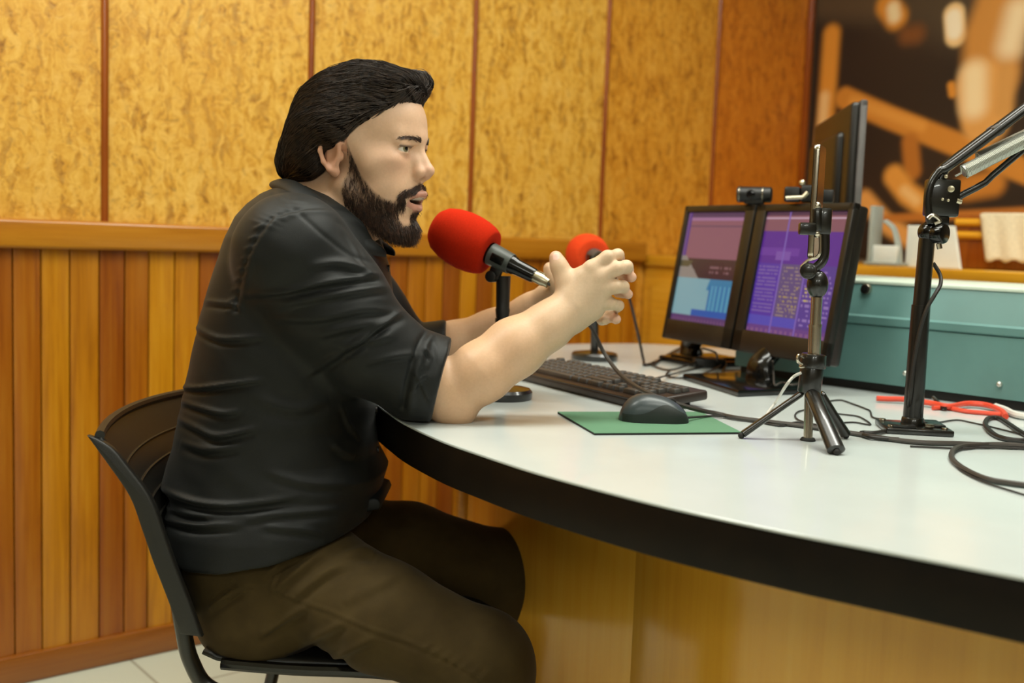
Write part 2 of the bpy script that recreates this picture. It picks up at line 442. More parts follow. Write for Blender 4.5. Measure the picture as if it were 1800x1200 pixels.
mb = MB(); mb.box((XR-0.012, YB-0.012, (1.026+ZC)/2), (0.024, 0.024, ZC-1.026), 0.005, 2); struct(finish('trim_%d' % (len(bx)+3), mb, M['batten']), 'corner batten beside the mural', 'batten')

# ceiling lights (above the frame)
def ceiling_light(x, y, rot, power, label, L=1.25, Wd=0.32):
    p = R0*x + F0*y
    t = thing('ceiling_light', label, 'ceiling light', (p[0], p[1], ZC), 'ceiling light fittings')
    mtx = Matrix.Translation((p[0], p[1], ZC)) @ Matrix.Rotation(rot, 4, 'Z')
    mb = MB(mtx)
    for s in (-1, 1):
        mb.box((0, s*(Wd/2+0.012), -0.03), (L+0.05, 0.024, 0.06), 0.004); mb.box((s*(L/2+0.012), 0, -0.03), (0.024, Wd, 0.06), 0.004)
    finish('frame', mb, M['ceil'], t)
    mb = MB(mtx); mb.box((0, 0, -0.02), (L, Wd, 0.03)); finish('diffuser', mb, M['lamp'], t)
    ld = bpy.data.lights.new('tube_light', 'AREA'); ld.shape = 'RECTANGLE'; ld.size = L; ld.size_y = Wd
    ld.energy = power; ld.color = (0.97, 1.0, 0.91)
    lo = bpy.data.objects.new('tube_light', ld); link(lo, t); lo.location = (0, 0, -0.065); lo.rotation_euler = (0, 0, rot)
ceiling_light(1.0, 0.55, 0.2, 18, 'ceiling light fitting above the near right of the desk')
ceiling_light(-0.9, -3.2, 0.0, 55, 'ceiling light fitting far behind the camera on the left')
ceiling_light(1.0, -3.3, 0.0, 55, 'ceiling light fitting far behind the camera on the right')
ceiling_light(-1.20, 1.25, -0.9, 31, 'ceiling light fitting above the chair side of the room')
ceiling_light(0.15, 1.55, -0.9, 20, 'ceiling light fitting above the seated man')
ceiling_light(1.05, 2.0, -0.9, 26, 'ceiling light fitting above the far end of the desk')

# ------------------------------------------------------------------ cabinet along the mural wall
CX = 2.585; CT = 0.985
t = thing('low_cabinet', 'long honey coloured low cabinet with overhanging top below the mural', 'cabinet', (3.0, 1.2, 0))
mb = MB(); mb.box(((CX+0.012+XR-0.004)/2, (0.1+YB-0.004)/2, 0.475), (XR-0.004-CX-0.012, YB-0.004-0.1, 0.95), 0.003); finish('body', mb, M['cabwood'], t)
mb = MB(); mb.box(((CX+XR-0.004)/2, (0.09+YB-0.004)/2, CT-0.0175), (XR-0.004-CX, YB-0.004-0.09, 0.035), 0.004); finish('top', mb, M['cabwood'], t)
for k in range(4):
    y0 = 0.13+k*0.58
    mb = MB(); mb.box((CX+0.003, y0+0.275, 0.48), (0.018, 0.55, 0.86), 0.003); d_ = finish('door', mb, M['cabwood'], t)
    mb = MB(); mb.cyl((CX-0.006, y0+0.5, 0.6), (CX-0.022, y0+0.5, 0.6), 0.012, 0.015, bev=0.003); finish('knob', mb, M['chrome'], d_)

# ------------------------------------------------------------------ mural print
MX = XR-0.006
def mpt(px, py):
    p = XW(px, py, MX); return np.array([p[1], p[2]])
def mr(px, py, r):
    return float(np.linalg.norm(mpt(px, py+r)-mpt(px, py)))
MY0, MY1, MZ0, MZ1 = 2.445, 0.35, 1.0, 2.5
# soft shapes of the print: (centre line points, width, colour, softness)
OR = (214, 140, 46); LO = (238, 186, 106); CRM = (240, 218, 170); DK = (44, 28, 14); BR = (120, 70, 26); GR = (112, 96, 70)
strokes = [
    ([(1455, -60), (1560, -40), (1700, 0)], 70, (72, 58, 40), 40),
    ([(1440, 10), (1530, 8)], 22, (84, 66, 44), 26),
    ([(1462, 60), (1452, 200), (1440, 330)], 17, (222, 146, 48), 9),
    ([(1450, 170), (1443, 250)], 9, (240, 196, 130), 9),
    ([(1485, 172), (1560, 205), (1660, 245), (1800, 300), (1950, 360)], 19, (204, 132, 44), 6),
    ([(1500, 178), (1620, 222)], 9, (222, 152, 62), 8),
    ([(1560, 10), (1575, 30)], 22, OR, 10),
    ([(1570, 15), (1572, 28)], 12, CRM, 9),
    ([(1595, 62), (1610, 60)], 16, BR, 14),
    ([(1677, 25), (1680, 62)], 20, (238, 200, 140), 5),
    ([(1676, 30), (1678, 55)], 14, (250, 236, 205), 6),
    ([(1740, 130), (1745, 60), (1772, -10)], 52, (202, 138, 60), 16),
    ([(1790, 20), (1775, 80)], 22, (238, 214, 170), 22),
    ([(1722, 150), (1732, 210)], 44, (222, 160, 82), 10),
    ([(1712, 130), (1712, 185)], 22, (246, 220, 170), 18),
    ([(1770, 130), (1765, 190)], 16, (208, 150, 76), 12),
    ([(1672, 150), (1674, 165)], 7, OR, 4),
    ([(1600, 250), (1604, 300)], 16, (180, 110, 34), 8),
    ([(1572, 310), (1595, 340), (1640, 372)], 20, (224, 154, 62), 9),
    ([(1590, 335), (1610, 352)], 9, (240, 192, 120), 8),
    ([(1700, 330), (1745, 322)], 22, (196, 124, 40), 12),
    ([(1520, 350), (1560, 395), (1600, 420)], 16, (226, 160, 80), 9),
    ([(1540, 385), (1800, 372)], 7, (190, 116, 40), 5),
    ([(1460, 240), (1500, 330)], 12, (96, 54, 18), 14),
]
strokes_w = []
for pts, w_, c_, so in strokes:
    pp = [mpt(*p) for p in pts]; sc_ = mr(pts[0][0], pts[0][1], 1.0)
    strokes_w.append((pp, w_*sc_, s2l(c_), so*sc_))
def mural_fn(u, v):
    y = MY0+(MY1-MY0)*u; z = MZ1+(MZ0-MZ1)*v
    col = np.tile(s2l((38, 24, 12)), (len(u), 1))
    col *= (1+0.35*np.sin(y*7+z*5)*np.sin(z*6-y*3))[:, None]
    for pp, w_, c_, so in strokes_w:
        d = np.full(len(u), 9.0)
        for a, b in zip(pp, pp[1:]):
            ab = b-a; tt = np.clip(((y-a[0])*ab[0]+(z-a[1])*ab[1])/(ab@ab+1e-12), 0, 1)
            d = np.minimum(d, np.hypot(y-a[0]-tt*ab[0], z-a[1]-tt*ab[1]))
        f = np.clip((w_+so-d)/(2*so), 0, 1); f = f*f*(3-2*f)
        col = col*(1-f[:, None])+c_[None]*f[:, None]
    return col
mur = picture('mural', (MX, MY0, MZ1), (0, -1, 0), (0, 0, 1), MY0-MY1, MZ1-MZ0, 420, 300, mural_fn, M['mural'], None, (MX, (MY0+MY1)/2, MZ0))
sm = mur.modifiers.new('sheet', 'SOLIDIFY'); sm.thickness = 0.004; sm.offset = -1
tag(mur, 'large wall print of blurred golden shapes on near black', 'mural')

# ------------------------------------------------------------------ curved desk
front = []
for px, py in ((655, 703), (690, 730), (720, 748), (780, 775), (840, 796), (900, 816), (960, 834), (1080, 866), (1200, 895), (1392, 935.5), (1583, 972), (1800, 1014)):
    front.append(toB(D(px, py))[:2])
dd = front[-1]-front[-3]; dd = dd/np.linalg.norm(dd)
pts = [np.array(p) for p in ((-0.10, 2.62), (-0.215, 2.40), (-0.262, 2.13), (-0.262, 1.93))] + front + [front[-1]+dd*0.25, front[-1]+dd*0.6]
curve = [p[:2] for p in catmull([np.append(p, 0) for p in pts], 5)]
far = [(1.75, 0.75), (1.9, 1.2), (1.55, 1.75), (1.15, 2.28), (0.8, 2.68), (0.60, 2.86), (0.386, 2.93), (0.26, 2.90), (0.149, 2.84), (0.02, 2.75)]
farc = [p[:2] for p in catmull([np.append(np.array(p), 0) for p in far], 4)]
outline = [tuple(p) for p in curve] + [tuple(p) for p in farc]
def inset(poly, d):
    n = len(poly); out = []
    for i in range(n):
        a = np.array(poly[i-1]); b = np.array(poly[i]); c = np.array(poly[(i+1) % n])
        t_ = unit(c-a); out.append(tuple(b+np.array([-t_[1], t_[0]])*d))
    return out
desk = thing('curved_desk', 'white topped curved desk with dark rounded front edge', 'desk', tuple(W(0.6, 1.7, 0)))
mb = MB(MB2W); mb.prism(outline, 0.7465, 0.75, 0.0008, 1); finish('tabletop', mb, M['desk'], desk, ang=40)
mb = MB(MB2W); mb.prism(inset(outline, 0.0008), 0.691, 0.7464, 0.004, 2); finish('edge_band', mb, M['edge'], desk, ang=40)
# base panels under the top, set back from the edge
bp = [Bq(822, 900, 2.10)[:2], Bq(1117, 1000, 1.62)[:2], Bq(1500, 1000, 1.30)[:2], np.array([0.95, 0.95]), np.array([1.35, 0.9])]
def panel(a, b, th, bul, name):
    a = np.array(a); b = np.array(b); n_ = unit(b-a); n_ = np.array([n_[1], -n_[0]])
    ts = np.linspace(0, 1, 13)
    o1 = [a+(b-a)*q+(-n_)*0+n_*(-bul*0+bul*4*q*(1-q)) for q in ts]
    o2 = [p-n_*th for p in o1][::-1]
    mb = MB(MB2W); mb.prism([tuple(p) for p in o1+o2], 0.0, 0.690)
    return finish(name, mb, M['deskwood'], desk, ang=40)
panel(bp[0], bp[1], 0.02, 0.035, 'base_panel'); panel(bp[1], bp[2], 0.02, 0.03, 'base_panel')
panel(bp[2], bp[3], 0.02, 0.02, 'base_panel'); panel(bp[3], bp[4], 0.02, 0.01, 'base_panel')
mb = MB(MB2W); mb.cyl((*(bp[0]+np.array([0.0, 0.03])), 0), (*(bp[0]+np.array([0.0, 0.03])), 0.69), 0.03, n=28); finish('base_post', mb, M['cabwood'], desk)
for a, b in ((bp[0]+np.array([0.0, 0.05]), np.array([0.25, 2.6])), (np.array([0.25, 2.6]), np.array([1.0, 2.2]))):
    panel(a, b, 0.02, 0.0, 'base_panel')

# ------------------------------------------------------------------ chair (right, ahead, up)
chair = thing('office_chair', 'black plastic shell chair on tubular legs under the man', 'chair', tuple(W(-0.3, 1.67, 0)))
YN, YFR = 1.455, 1.885
prof = [toB(Q(*p, YN))[[0, 2]] for p in ((155, 764), (190, 812), (230, 871), (252, 930), (272, 988), (298, 1055), (318, 1112))]
prof = [np.array([p[0], p[2]]) for p in catmull([np.array([p[0], 0, p[1]]) for p in prof], 5)]
wid = np.interp(np.linspace(0, 1, len(prof)), [0, 0.08, 0.3, 1], [0.012, 0.026, 0.03, 0.031])
M_side = MB2W @ Matrix(((1, 0, 0, 0), (0, 0, 1, 0), (0, 1, 0, 0), (0, 0, 0, 1)))
rows = []
for k in range(len(prof)):
    s = k/(len(prof)-1); row = []
    for j in range(25):
        q = j/24; c = 4*q*(1-q)
        row.append(W(prof[k][0]+0.012-0.032*c, YN+(YFR-YN)*q, prof[k][1]+0.004*c*(1-s)))
    rows.append(row)
mb = MB(); mb.strip(rows); back = finish('backrest', mb, M['chairp'], chair)
sd = back.modifiers.new('shell', 'SOLIDIFY'); sd.thickness = 0.006; sd.offset = 0
for yy in (YN, YFR):
    mb = MB(M_side)
    poly = [tuple(p) for p in prof] + [(p[0]+w_, p[1]-0.003) for p, w_ in list(zip(prof, wid))[::-1]]
    mb.prism(poly, yy-0.007, yy+0.007, 0.003, 2); finish('side_rim', mb, M['chairp'], back, ang=50)
mb = MB()
for kk in (6, 9, 12, 15, 18):
    mb.tube([p + R0*0.0045 for p in rows[kk]], 0.0022, 6)
finish('rib', mb, M['chairp'], back)
mb = MB()
mb.tube([p + R0*0.004 for p in rows[0]], 0.007, 8); finish('top_rim', mb, M['chairp'], back)
mb = MB(MB2W); rows = []
for i in range(22):
    q = i/21; x = -0.43+0.43*q
    h_ = 0.396+0.012*max(0, (0.10-q)/0.10)**2-0.035*max(0, (q-0.82)/0.18)**2
    rows.append([(x, 1.505+0.34*j/16, h_+0.002*(2*j/16-1)**2) for j in range(17)])
mb.strip(rows); seat = finish('seat', mb, M['chairp'], chair)
sd = seat.modifiers.new('shell', 'SOLIDIFY'); sd.thickness = 0.007; sd.offset = -1
mb = MB(MB2W); mb.tube([(-0.40, 1.503, 0.398), (-0.3, 1.499, 0.395), (-0.15, 1.499, 0.393), (-0.03, 1.505, 0.369)], 0.009, 10, sm=5); finish('seat_rim', mb, M['blackg'], seat)
for yy in (YN+0.012, YFR-0.012):
    mb = MB(MB2W)
    mb.tube([(-0.452, yy, 0.50), (-0.446, yy, 0.465), (-0.434, yy, 0.415), (-0.405, yy, 0.375), (-0.33, yy, 0.360), (-0.15, yy, 0.360), (-0.06, yy, 0.358)], 0.0115, 14, sm=6)
    finish('side_tube', mb, M['blackm'], chair)
    mb = MB(MB2W); mb.tube([(-0.06, yy, 0.358), (-0.035, yy, 0.342), (-0.02, yy, 0.2), (0.0, yy, 0.004)], 0.0115, 14, sm=5); lg = finish('leg', mb, M['blackm'], chair)
    mb = MB(MB2W); mb.cyl((0.0, yy, 0), (-0.001, yy, 0.03), 0.014, bev=0.003); finish('foot_cap', mb, M['rubber'], lg)
    mb = MB(MB2W); mb.tube([(-0.36, yy, 0.358), (-0.39, yy, 0.3), (-0.43, yy, 0.12), (-0.455, yy, 0.004)], 0.0115, 14, sm=5); lg = finish('leg', mb, M['blackm'], chair)
    mb = MB(MB2W); mb.cyl((-0.455, yy, 0), (-0.452, yy, 0.03), 0.014, bev=0.003); finish('foot_cap', mb, M['rubber'], lg)

# ------------------------------------------------------------------ microphones
def mic(base, top, foam_c, tail, R_foam, L_foam, fm, label, blabel, blen=0.175):
    """desk stand with foam covered microphone"""
    base = np.array(base); top = np.array(top); foam_c = np.array(foam_c); tail = np.array(tail)
    st = thing('microphone_stand', blabel, 'microphone stand', tuple(base))
    mb = MB(Matrix.Translation(Vector(base))); mb.lathe([(0, 0), (0.052, 0), (0.054, 0.003), (0.054, 0.012), (0.05, 0.017), (0.03, 0.020), (0.012, 0.022), (0, 0.022)]); finish('base', mb, M['blackm'], st)
    hp = top[2]-base[2]
    lean = (top-base)/hp
    def al(h): return tuple(base+lean*h)
    mb = MB(); mb.cyl(al(0.02), al(hp*0.62), 0.0095); mb.cyl(al(hp*0.60), al(hp*0.64), 0.0125, bev=0.002); finish('pole', mb, M['blackm'], st)
    mb = MB(); mb.tube([al(hp*0.63), al(hp*0.70), al(hp*0.72), al(hp*0.8), al(hp*0.97)], [0.0105, 0.0125, 0.0115, 0.0118, 0.0125], 16); finish('collar', mb, M['blackp'], st)
    ax = unit(tail-foam_c)                                      # runs from the foam down to the tail
    p0 = foam_c + ax*L_foam*0.5
    sidev = unit(np.cross(ax, UP)); up2 = np.cross(sidev, ax)
    cl = MB()
    m_ = frame(p0+ax*0.022, ax, sidev, up2); cl.M = m_
    cl.tube([(-0.018, 0, 0), (0.022, 0, 0)], [0.0195, 0.0175], 24)
    finish('clip', cl, plainclip, st)
    cl = MB(); cl.M = m_; cl.box((0.002, 0, -0.024), (0.022, 0.012, 0.022), 0.004); cl.cyl((0.0, -0.011, -0.033), (0.0, 0.011, -0.033), 0.010, bev=0.002)
    finish('swivel', cl, M['blackp'], st)
    for sg in (-1, 1):
        cl = MB(); cl.M = m_; cl.box((0.002, sg*0.0186, 0.0), (0.024, 0.004, 0.014), 0.0015); finish('clip_window', cl, M['blackg'], st)
    mc = thing('microphone', label, 'microphone', tuple(foam_c))
    A = frame(foam_c, sidev, up2, ax)
    h2 = L_foam/2; R_ = R_foam
    mb = MB(A); mb.lathe([(0, -h2), (R_*0.35, -h2*0.985), (R_*0.62, -h2*0.90), (R_*0.80, -h2*0.72), (R_*0.93, -h2*0.40), (R_*0.995, -0.02*h2), (R_, h2*0.25), (R_*0.965, h2*0.55), (R_*0.89, h2*0.82), (R_*0.80, h2*0.97), (R_*0.74, h2), (0.019, h2*1.0), (0.017, h2*0.9), (0, h2*0.9)], n=64)
    finish('foam_windscreen', mb, fm, mc, ang=60)
    mb = MB(A); mb.lathe([(0, h2*0.85), (0.016, h2*0.86), (0.0155, h2+0.05), (0.0135, h2+0.056), (0.0125, h2+blen-0.03-h2*0.0), (0.0115, h2+blen-0.027), (0, h2+blen-0.027)]); finish('body', mb, M['blackg'], mc)
    mb = MB(A); mb.lathe([(0, h2+blen-0.03), (0.0098, h2+blen-0.03), (0.0102, h2+blen-0.012), (0.0085, h2+blen-0.006), (0.0085, h2+blen), (0, h2+blen)]); mb.box((0, 0.0102, h2+blen-0.018), (0.006, 0.003, 0.012), 0.0008); finish('connector', mb, M['silver'], mc)
    return mc, foam_c+ax*(h2+blen)
plainclip = plain('grey_green_clip', (70, 76, 72), 0.4)
MY = 1.845
base1 = D(880, 699)
mc1, t1 = mic(base1, Q(885, 478, toB(base1)[1]), Q(812, 420, MY), Q(967, 499, MY-0.062), 0.0485, 0.112, M['foam'],
   'microphone with big red foam ball right at the seated man\'s mouth', 'black desk microphone stand whose base sits behind the near forearm', blen=0.118)
base2 = D(1045, 632)
y2 = toB(base2)[1]
f2c = Q(1031, 447, y2)
mc2, t2 = mic(base2, Q(1046, 452, y2-0.03), f2c, f2c+W(0.035, -0.12, -0.012)*1.0, 0.048, 0.09, M['foam2'],
   'microphone with smaller looking orange red foam behind the clasped hands', 'black desk microphone stand at the far edge behind the hands', blen=0.10)
def cable_on(name, pts, r, mat, parent=None, label=None, cat='cable', n=8, group=None):
    pts = [np.asarray(p) for p in pts]
    mb = MB(); mb.tube(pts, r, n, sm=7)
    o = finish(name, mb, mat, parent, loc=tuple(pts[0]) if parent is None else (0, 0, 0))
    if parent is None: tag(o, label, cat, group)
    return o
rc = 0.0036
cable_on('cable', [t1-W(0.004, 0, -0.001), t1+W(0.02, 0.01, -0.012), Q(1037, 572, 1.86), Q(1063, 622, 1.88), D(1096, 663, .795), D(1145, 693, .785), D(1212, 716, .768), D(1262, 727, .756), D(1300, 735, .7545), D(1400, 747, .7538), D(1490, 760, .7538), D(1600, 776, .7538), D(1700, 780, .7538), D(1830, 786, .7538), D(2000, 800, .7538), D(2250, 790, .7538)], rc, M['cable'], None, 'thick grey cable from the near microphone crossing the keyboard')
cable_on('cable', [t2-W(0, 0.0, 0.0), t2+W(0.02, -0.02, -0.02), Q(1105, 520, 2.42), Q(1120, 580, 2.42), D(1131, 632, .757), D(1135, 641, .754), D(1160, 632, .7535), D(1200, 612, .7535)], 0.0032, M['cabled'], None, 'dark cable dropping from the far microphone behind the hands')

# ------------------------------------------------------------------ keyboard, mouse, pad
FL = W(-0.008, 2.112, 0.75); FR = W(0.2175, 1.731, 0.75); kx = unit(FR-FL); ky = np.array([-kx[1], kx[0], 0])
kw = float(np.linalg.norm(FR-FL)); kd = 0.136
kb = thing('keyboard', 'dark grey full size keyboard between the mouse and the monitors', 'keyboard', tuple(FL+kx*kw/2+ky*kd/2))
tilt = math.radians(5.5)
kt = frame(FL, kx, ky*math.cos(tilt)+UP*math.sin(tilt), UP*math.cos(tilt)-ky*math.sin(tilt))
mb = MB(kt); mb.box((kw/2, kd/2, 0.009), (kw, kd, 0.017), 0.005, 3); case = finish('case', mb, M['keybed'], kb)
mb = MB(kt); mb.box((kw/2, 0.004, 0.0165), (kw-0.02, 0.012, 0.003), 0.001); finish('front_strip', mb, M['keybed'], case)
for x in (0.05, kw-0.05): mb = MB(kt); mb.box((x, kd-0.015, -0.006), (0.03, 0.01, 0.013), 0.002); finish('foot', mb, M['blackp'], kb)
u0 = (kw-0.016)/22.6; r0 = (kd-0.026)/6.15
def keymesh(wu):
    b = bmesh.new(); bmesh.ops.create_cube(b, size=1.0)
    for v_ in b.verts:
        tp = v_.co.z > 0
        v_.co = Vector((v_.co.x*(u0*wu-(0.0062 if tp else 0.0030)), v_.co.y*(r0-(0.0062 if tp else 0.0030)) + (0.0006 if tp else 0), v_.co.z*0.008))
    bmesh.ops.bevel(b, geom=b.edges[:], offset=0.0011, segments=2, profile=0.5, affect='EDGES')
    me = bpy.data.meshes.new('key'); b.to_mesh(me); b.free(); me.materials.append(M['keycap'])
    me.polygons.foreach_set('use_smooth', [True]*len(me.polygons)); me.set_sharp_from_angle(angle=math.radians(40)); return me
kmesh = {}
layout = []
def addrow(row, x, ws):
    for w_ in ws: layout.append((row, x+w_/2, w_)); x += w_
addrow(5, 0, [1]); addrow(5, 2, [1]*4); addrow(5, 6.5, [1]*4); addrow(5, 11, [1]*4); addrow(5, 15.3, [1, 1])
addrow(4, 0, [1]*13+[2]); addrow(4, 15.3, [1]*3); addrow(4, 18.6, [1]*4)
addrow(3, 0, [1.5]+[1]*11+[2.5]); addrow(3, 15.3, [1]*3); addrow(3, 18.6, [1]*4)
addrow(2, 0, [1.75]+[1]*10+[3.25]); addrow(2, 18.6, [1]*3)
addrow(1, 0, [2.25]+[1]*9+[3.75]); addrow(1, 16.3, [1]); addrow(1, 18.6, [1]*3)
addrow(0, 0, [1.4, 1.2, 1.2, 6.4, 1.4, 1.4, 2]); addrow(0, 15.3, [1]*3); addrow(0, 18.6, [2, 1])
kloc = Vector(wloc(kb))
for row, cx, wu in layout:
    if wu not in kmesh: kmesh[wu] = keymesh(wu)
    k = bpy.data.objects.new('key', kmesh[wu]); link(k, kb)
    m_ = kt @ Matrix.Translation((0.008+cx*u0, 0.016+(row+0.5)*r0+(0.0015 if row == 5 else 0), 0.0215))
    k.matrix_parent_inverse = Matrix.Translation(-kloc) ; k.matrix_basis = m_ if False else m_
    k.matrix_parent_inverse = Matrix.Translation(-kloc)
cable_on('cable', [D(1140, 668, .770), D(1180, 658, .757), D(1220, 648, .7525), D(1260, 640, .7525)], 0.002, M['cabled'], kb)

pc = [D(980, 727), D(1045, 765), D(1303, 763), D(1232, 727)]
mb = MB(); mb.prism([(p[0], p[1]) for p in pc], 0.7502, 0.7525, 0.0); finish_ = None
pad = thing('mouse_pad', 'green cloth mouse pad with black rubber underside', 'mouse pad', tuple((pc[0]+pc[2])/2))
finish('underside', mb, M['rubber'], pad)
mb = MB(); mb.prism([(p[0], p[1]) for p in pc], 0.7525, 0.7536, 0.0004, 1); finish('cloth', mb, M['mousepad'], pad)
# mouse
mc_ = D(1149, 739, 0.7536); mf = frame(mc_, unit(W(1, 0.02, 0)), unit(W(-0.02, 1, 0)), UP)
mouse = thing('mouse', 'dark grey optical mouse resting on the green pad', 'mouse', tuple(mc_))
def mouse_surf(z0, z1, off, name, mat):
    L, Wd, H_ = 0.107/2, 0.062/2, 0.040
    rows = []
    N = 40
    for i in range(N+1):
        a = math.pi*i/N                         # along the length
        x = -math.cos(a)*L
        q = x/L
        prof_h = H_*(max(0, 1-abs(q)**2.6))**0.62*(1.0-0.20*q)
        wx = Wd*(max(0, 1-abs(q)**3.2))**0.5*(1-0.10*(1-q*q))
        row = []
        for j in range(33):
            b = math.pi*j/32
            y = -math.cos(b)*wx; s = max(math.sin(b), 0)**0.55
            z = prof_h*s
            row.append((x*(1+off), y*(1+off), min(max(z, z0), z1)))
        rows.append(row)
    mb = MB(mf); mb.strip(rows); bmesh.ops.remove_doubles(mb.bm, verts=mb.bm.verts[:], dist=1e-5)
    return finish(name, mb, mat, mouse, ang=60)
mouse_surf(0.0, 0.05, 0.0, 'shell', M['mouse'])
# side panels: a slightly proud lower skirt, arched
rows = []
for sgn in (-1, 1):
    rws = []
    for i in range(31):
        q = -0.93+1.86*i/30; x = q*0.0535
        wx = 0.031*(max(0, 1-abs(q)**3.2))**0.5*(1-0.10*(1-q*q))
        hh = 0.040*(max(0, 1-abs(q)**2.6))**0.62*(1.0-0.20*q)
        top_ = min(0.012+0.016*math.exp(-((q-0.25)/0.45)**2), hh*0.8)
        row = []
        for j in range(9):
            z = top_*j/8
            s = min(1, z/max(hh, 1e-5)); b_ = math.asin(min(1, s**(1/0.55)))
            row.append((x, sgn*(math.cos(b_)*wx+0.0006), z))
        rws.append(row)
    mb = MB(mf); mb.strip(rws); finish('side_grip', mb, M['mouseside'], mouse, ang=60)
mb = MB(mf); mb.cyl((0.026, -0.003, 0.0285), (0.026, 0.003, 0.0285), 0.007, bev=0.0015); finish('scroll_wheel', mb, M['rubber'], mouse)
mb = MB(mf); mb.tube([(q*0.0535, 0, 0.040*(1-q**2.6)**0.62*(1-0.2*q)) for q in np.linspace(0.25, 0.9, 14)], 0.0006, 6); finish('button_gap', mb, M['blackp'], mouse)
cable_on('cable', [np.array(mf @ Vector((0.052, 0, 0.006))), D(1225, 733, .757), D(1260, 731, .7545), D(1310, 736, .752), D(1370, 748, .752), D(1400, 742, .752), D(1440, 748, .752)], 0.0016, M['cabled'], mouse)
# ------------------------------------------------------------------ teal equipment case
TL = D(1290, 656); TR = D(1800, 724)
tx = unit(TR-TL); ty = np.array([-tx[1], tx[0], 0]); TLEN = 1.0
tc = thing('equipment_case', 'teal metal equipment case with a lock lying across the desk', 'case', tuple(TL+tx*TLEN/2+ty*0.2))
tf = frame(TL, tx, ty, UP)
prof_low = [(0.0, 0.018), (0.0, 0.128), (0.44, 0.128), (0.44, 0.018)]
prof_up = [(0.003, 0.1285), (-0.003, 0.1325), (-0.003, 0.145), (0.004, 0.149), (0.024, 0.208), (0.44, 0.208), (0.44, 0.1285)]
Mx = tf @ Matrix(((0, 0, 1, 0), (1, 0, 0, 0), (0, 1, 0, 0), (0, 0, 0, 1)))
mb = MB(Mx); mb.prism(prof_low, 0, TLEN, 0.002, 1); finish('body', mb, M['teal'], tc, ang=25)
mb = MB(Mx); mb.prism(prof_up, 0, TLEN, 0.0015, 1); lid = finish('lid', mb, M['teal'], tc, ang=25)
mb = MB(tf); mb.box((TLEN/2, 0.231, 0.2115), (TLEN+0.002, 0.420, 0.007), 0.002); finish('top_plate', mb, M['tealedge'], lid)
lk = toB(Q(1523, 508, 2.1))
def on_case(px, py, off=0.0):          # point of the front plane
    r = ray(px, py); n_ = ty; s = ((TL+ty*off)-CPOS)@n_/(r@n_); return CPOS+r*s
p = on_case(1523, 508, 0.016); mb = MB(); mb.cyl(p+ty*0.002, p-ty*0.006, 0.0115, 0.010, 24, 0.001); lo = finish('lock', mb, M['chrome'], lid)
mb = MB(); mb.cyl(p-ty*0.0055, p-ty*0.0075, 0.0072, n=20); mb.box(tuple(p-ty*0.008), (0.002, 0.002, 0.007)); finish('keyhole', mb, M['blackp'], lo)
for px, py in ((1453, 640), (1592, 656), (1757, 675)):
    p = on_case(px, py); mb = MB(); mb.sphere(tuple(p-ty*0.001), 0.0055, seg=14, rings=10); finish('screw', mb, M['spring'], tc)
mb = MB(tf); mb.box((TLEN/2, 0.22, 0.009), (TLEN-0.02, 0.42, 0.017)); finish('gap_block', mb, M['rubber'], tc)  # black block fills the shadow gap and feet height under the case

# ------------------------------------------------------------------ monitors
def txt(u, v, u0, u1, v0, v1, n, on, seed):
    """rows of broken dashes that read as small lines of interface text"""
    r = np.floor((v-v0)/(v1-v0)*n); fr = ((v-v0)/(v1-v0)*n) % 1
    m = (u > u0) & (u < u1) & (v > v0) & (v < v1) & (fr > 0.3) & (fr < 0.75)
    hsh = np.abs(np.sin(np.floor((u-u0)/(u1-u0)*16)*12.99+r*78.2+seed)*43758.5) % 1
    return m & (hsh < on)
def scr_left(u, v):
    c = np.tile(s2l((150, 96, 112)), (len(u), 1))
    c[:] = s2l((146, 92, 110))[None]*(1-0.25*v[:, None])+s2l((160, 112, 108))[None]*(0.25*v[:, None])
    def p(m, col): c[m] = s2l(col)
    p(v < 0.05, (84, 56, 96)); p((v > .05) & (v < .075), (170, 120, 160)); p((v > .12) & (v < .13), (110, 74, 100))
    p((u < .07) & (v < .45), (88, 52, 140)); p((u < .03) & (v < .45), (140, 100, 150))
    p((v > .42) & (v < .62), (62, 42, 46))
    p((v > .40) & (v < .62) & (u < .12+(v-.42)*1.4) & (u < .4), (150, 140, 132))
    p((v > .44) & (v < .5) & (u < .25-(v-.42)), (92, 84, 60))
    p(txt(u, v, .55, .9, .47, .56, 2, .6, 3), (130, 96, 100))
    p((v > .60) & (v < .94), (136, 178, 186))
    p((v > .60) & (v < .70) & (u > .55+(.7-v)*0.4), (58, 132, 172))
    st = (u > .6) & (v > .66) & (v < .9); p(st, (86, 158, 190)); p(st & (((u-.6)*14 % 1) < .35), (48, 112, 168))
    p((v > .88) & (v < .94) & (u > .35), (42, 92, 176)); p((v > .94), (92, 58, 112)); p((v > .965) & (((u*18) % 1) < .5), (120, 78, 120))
    return c
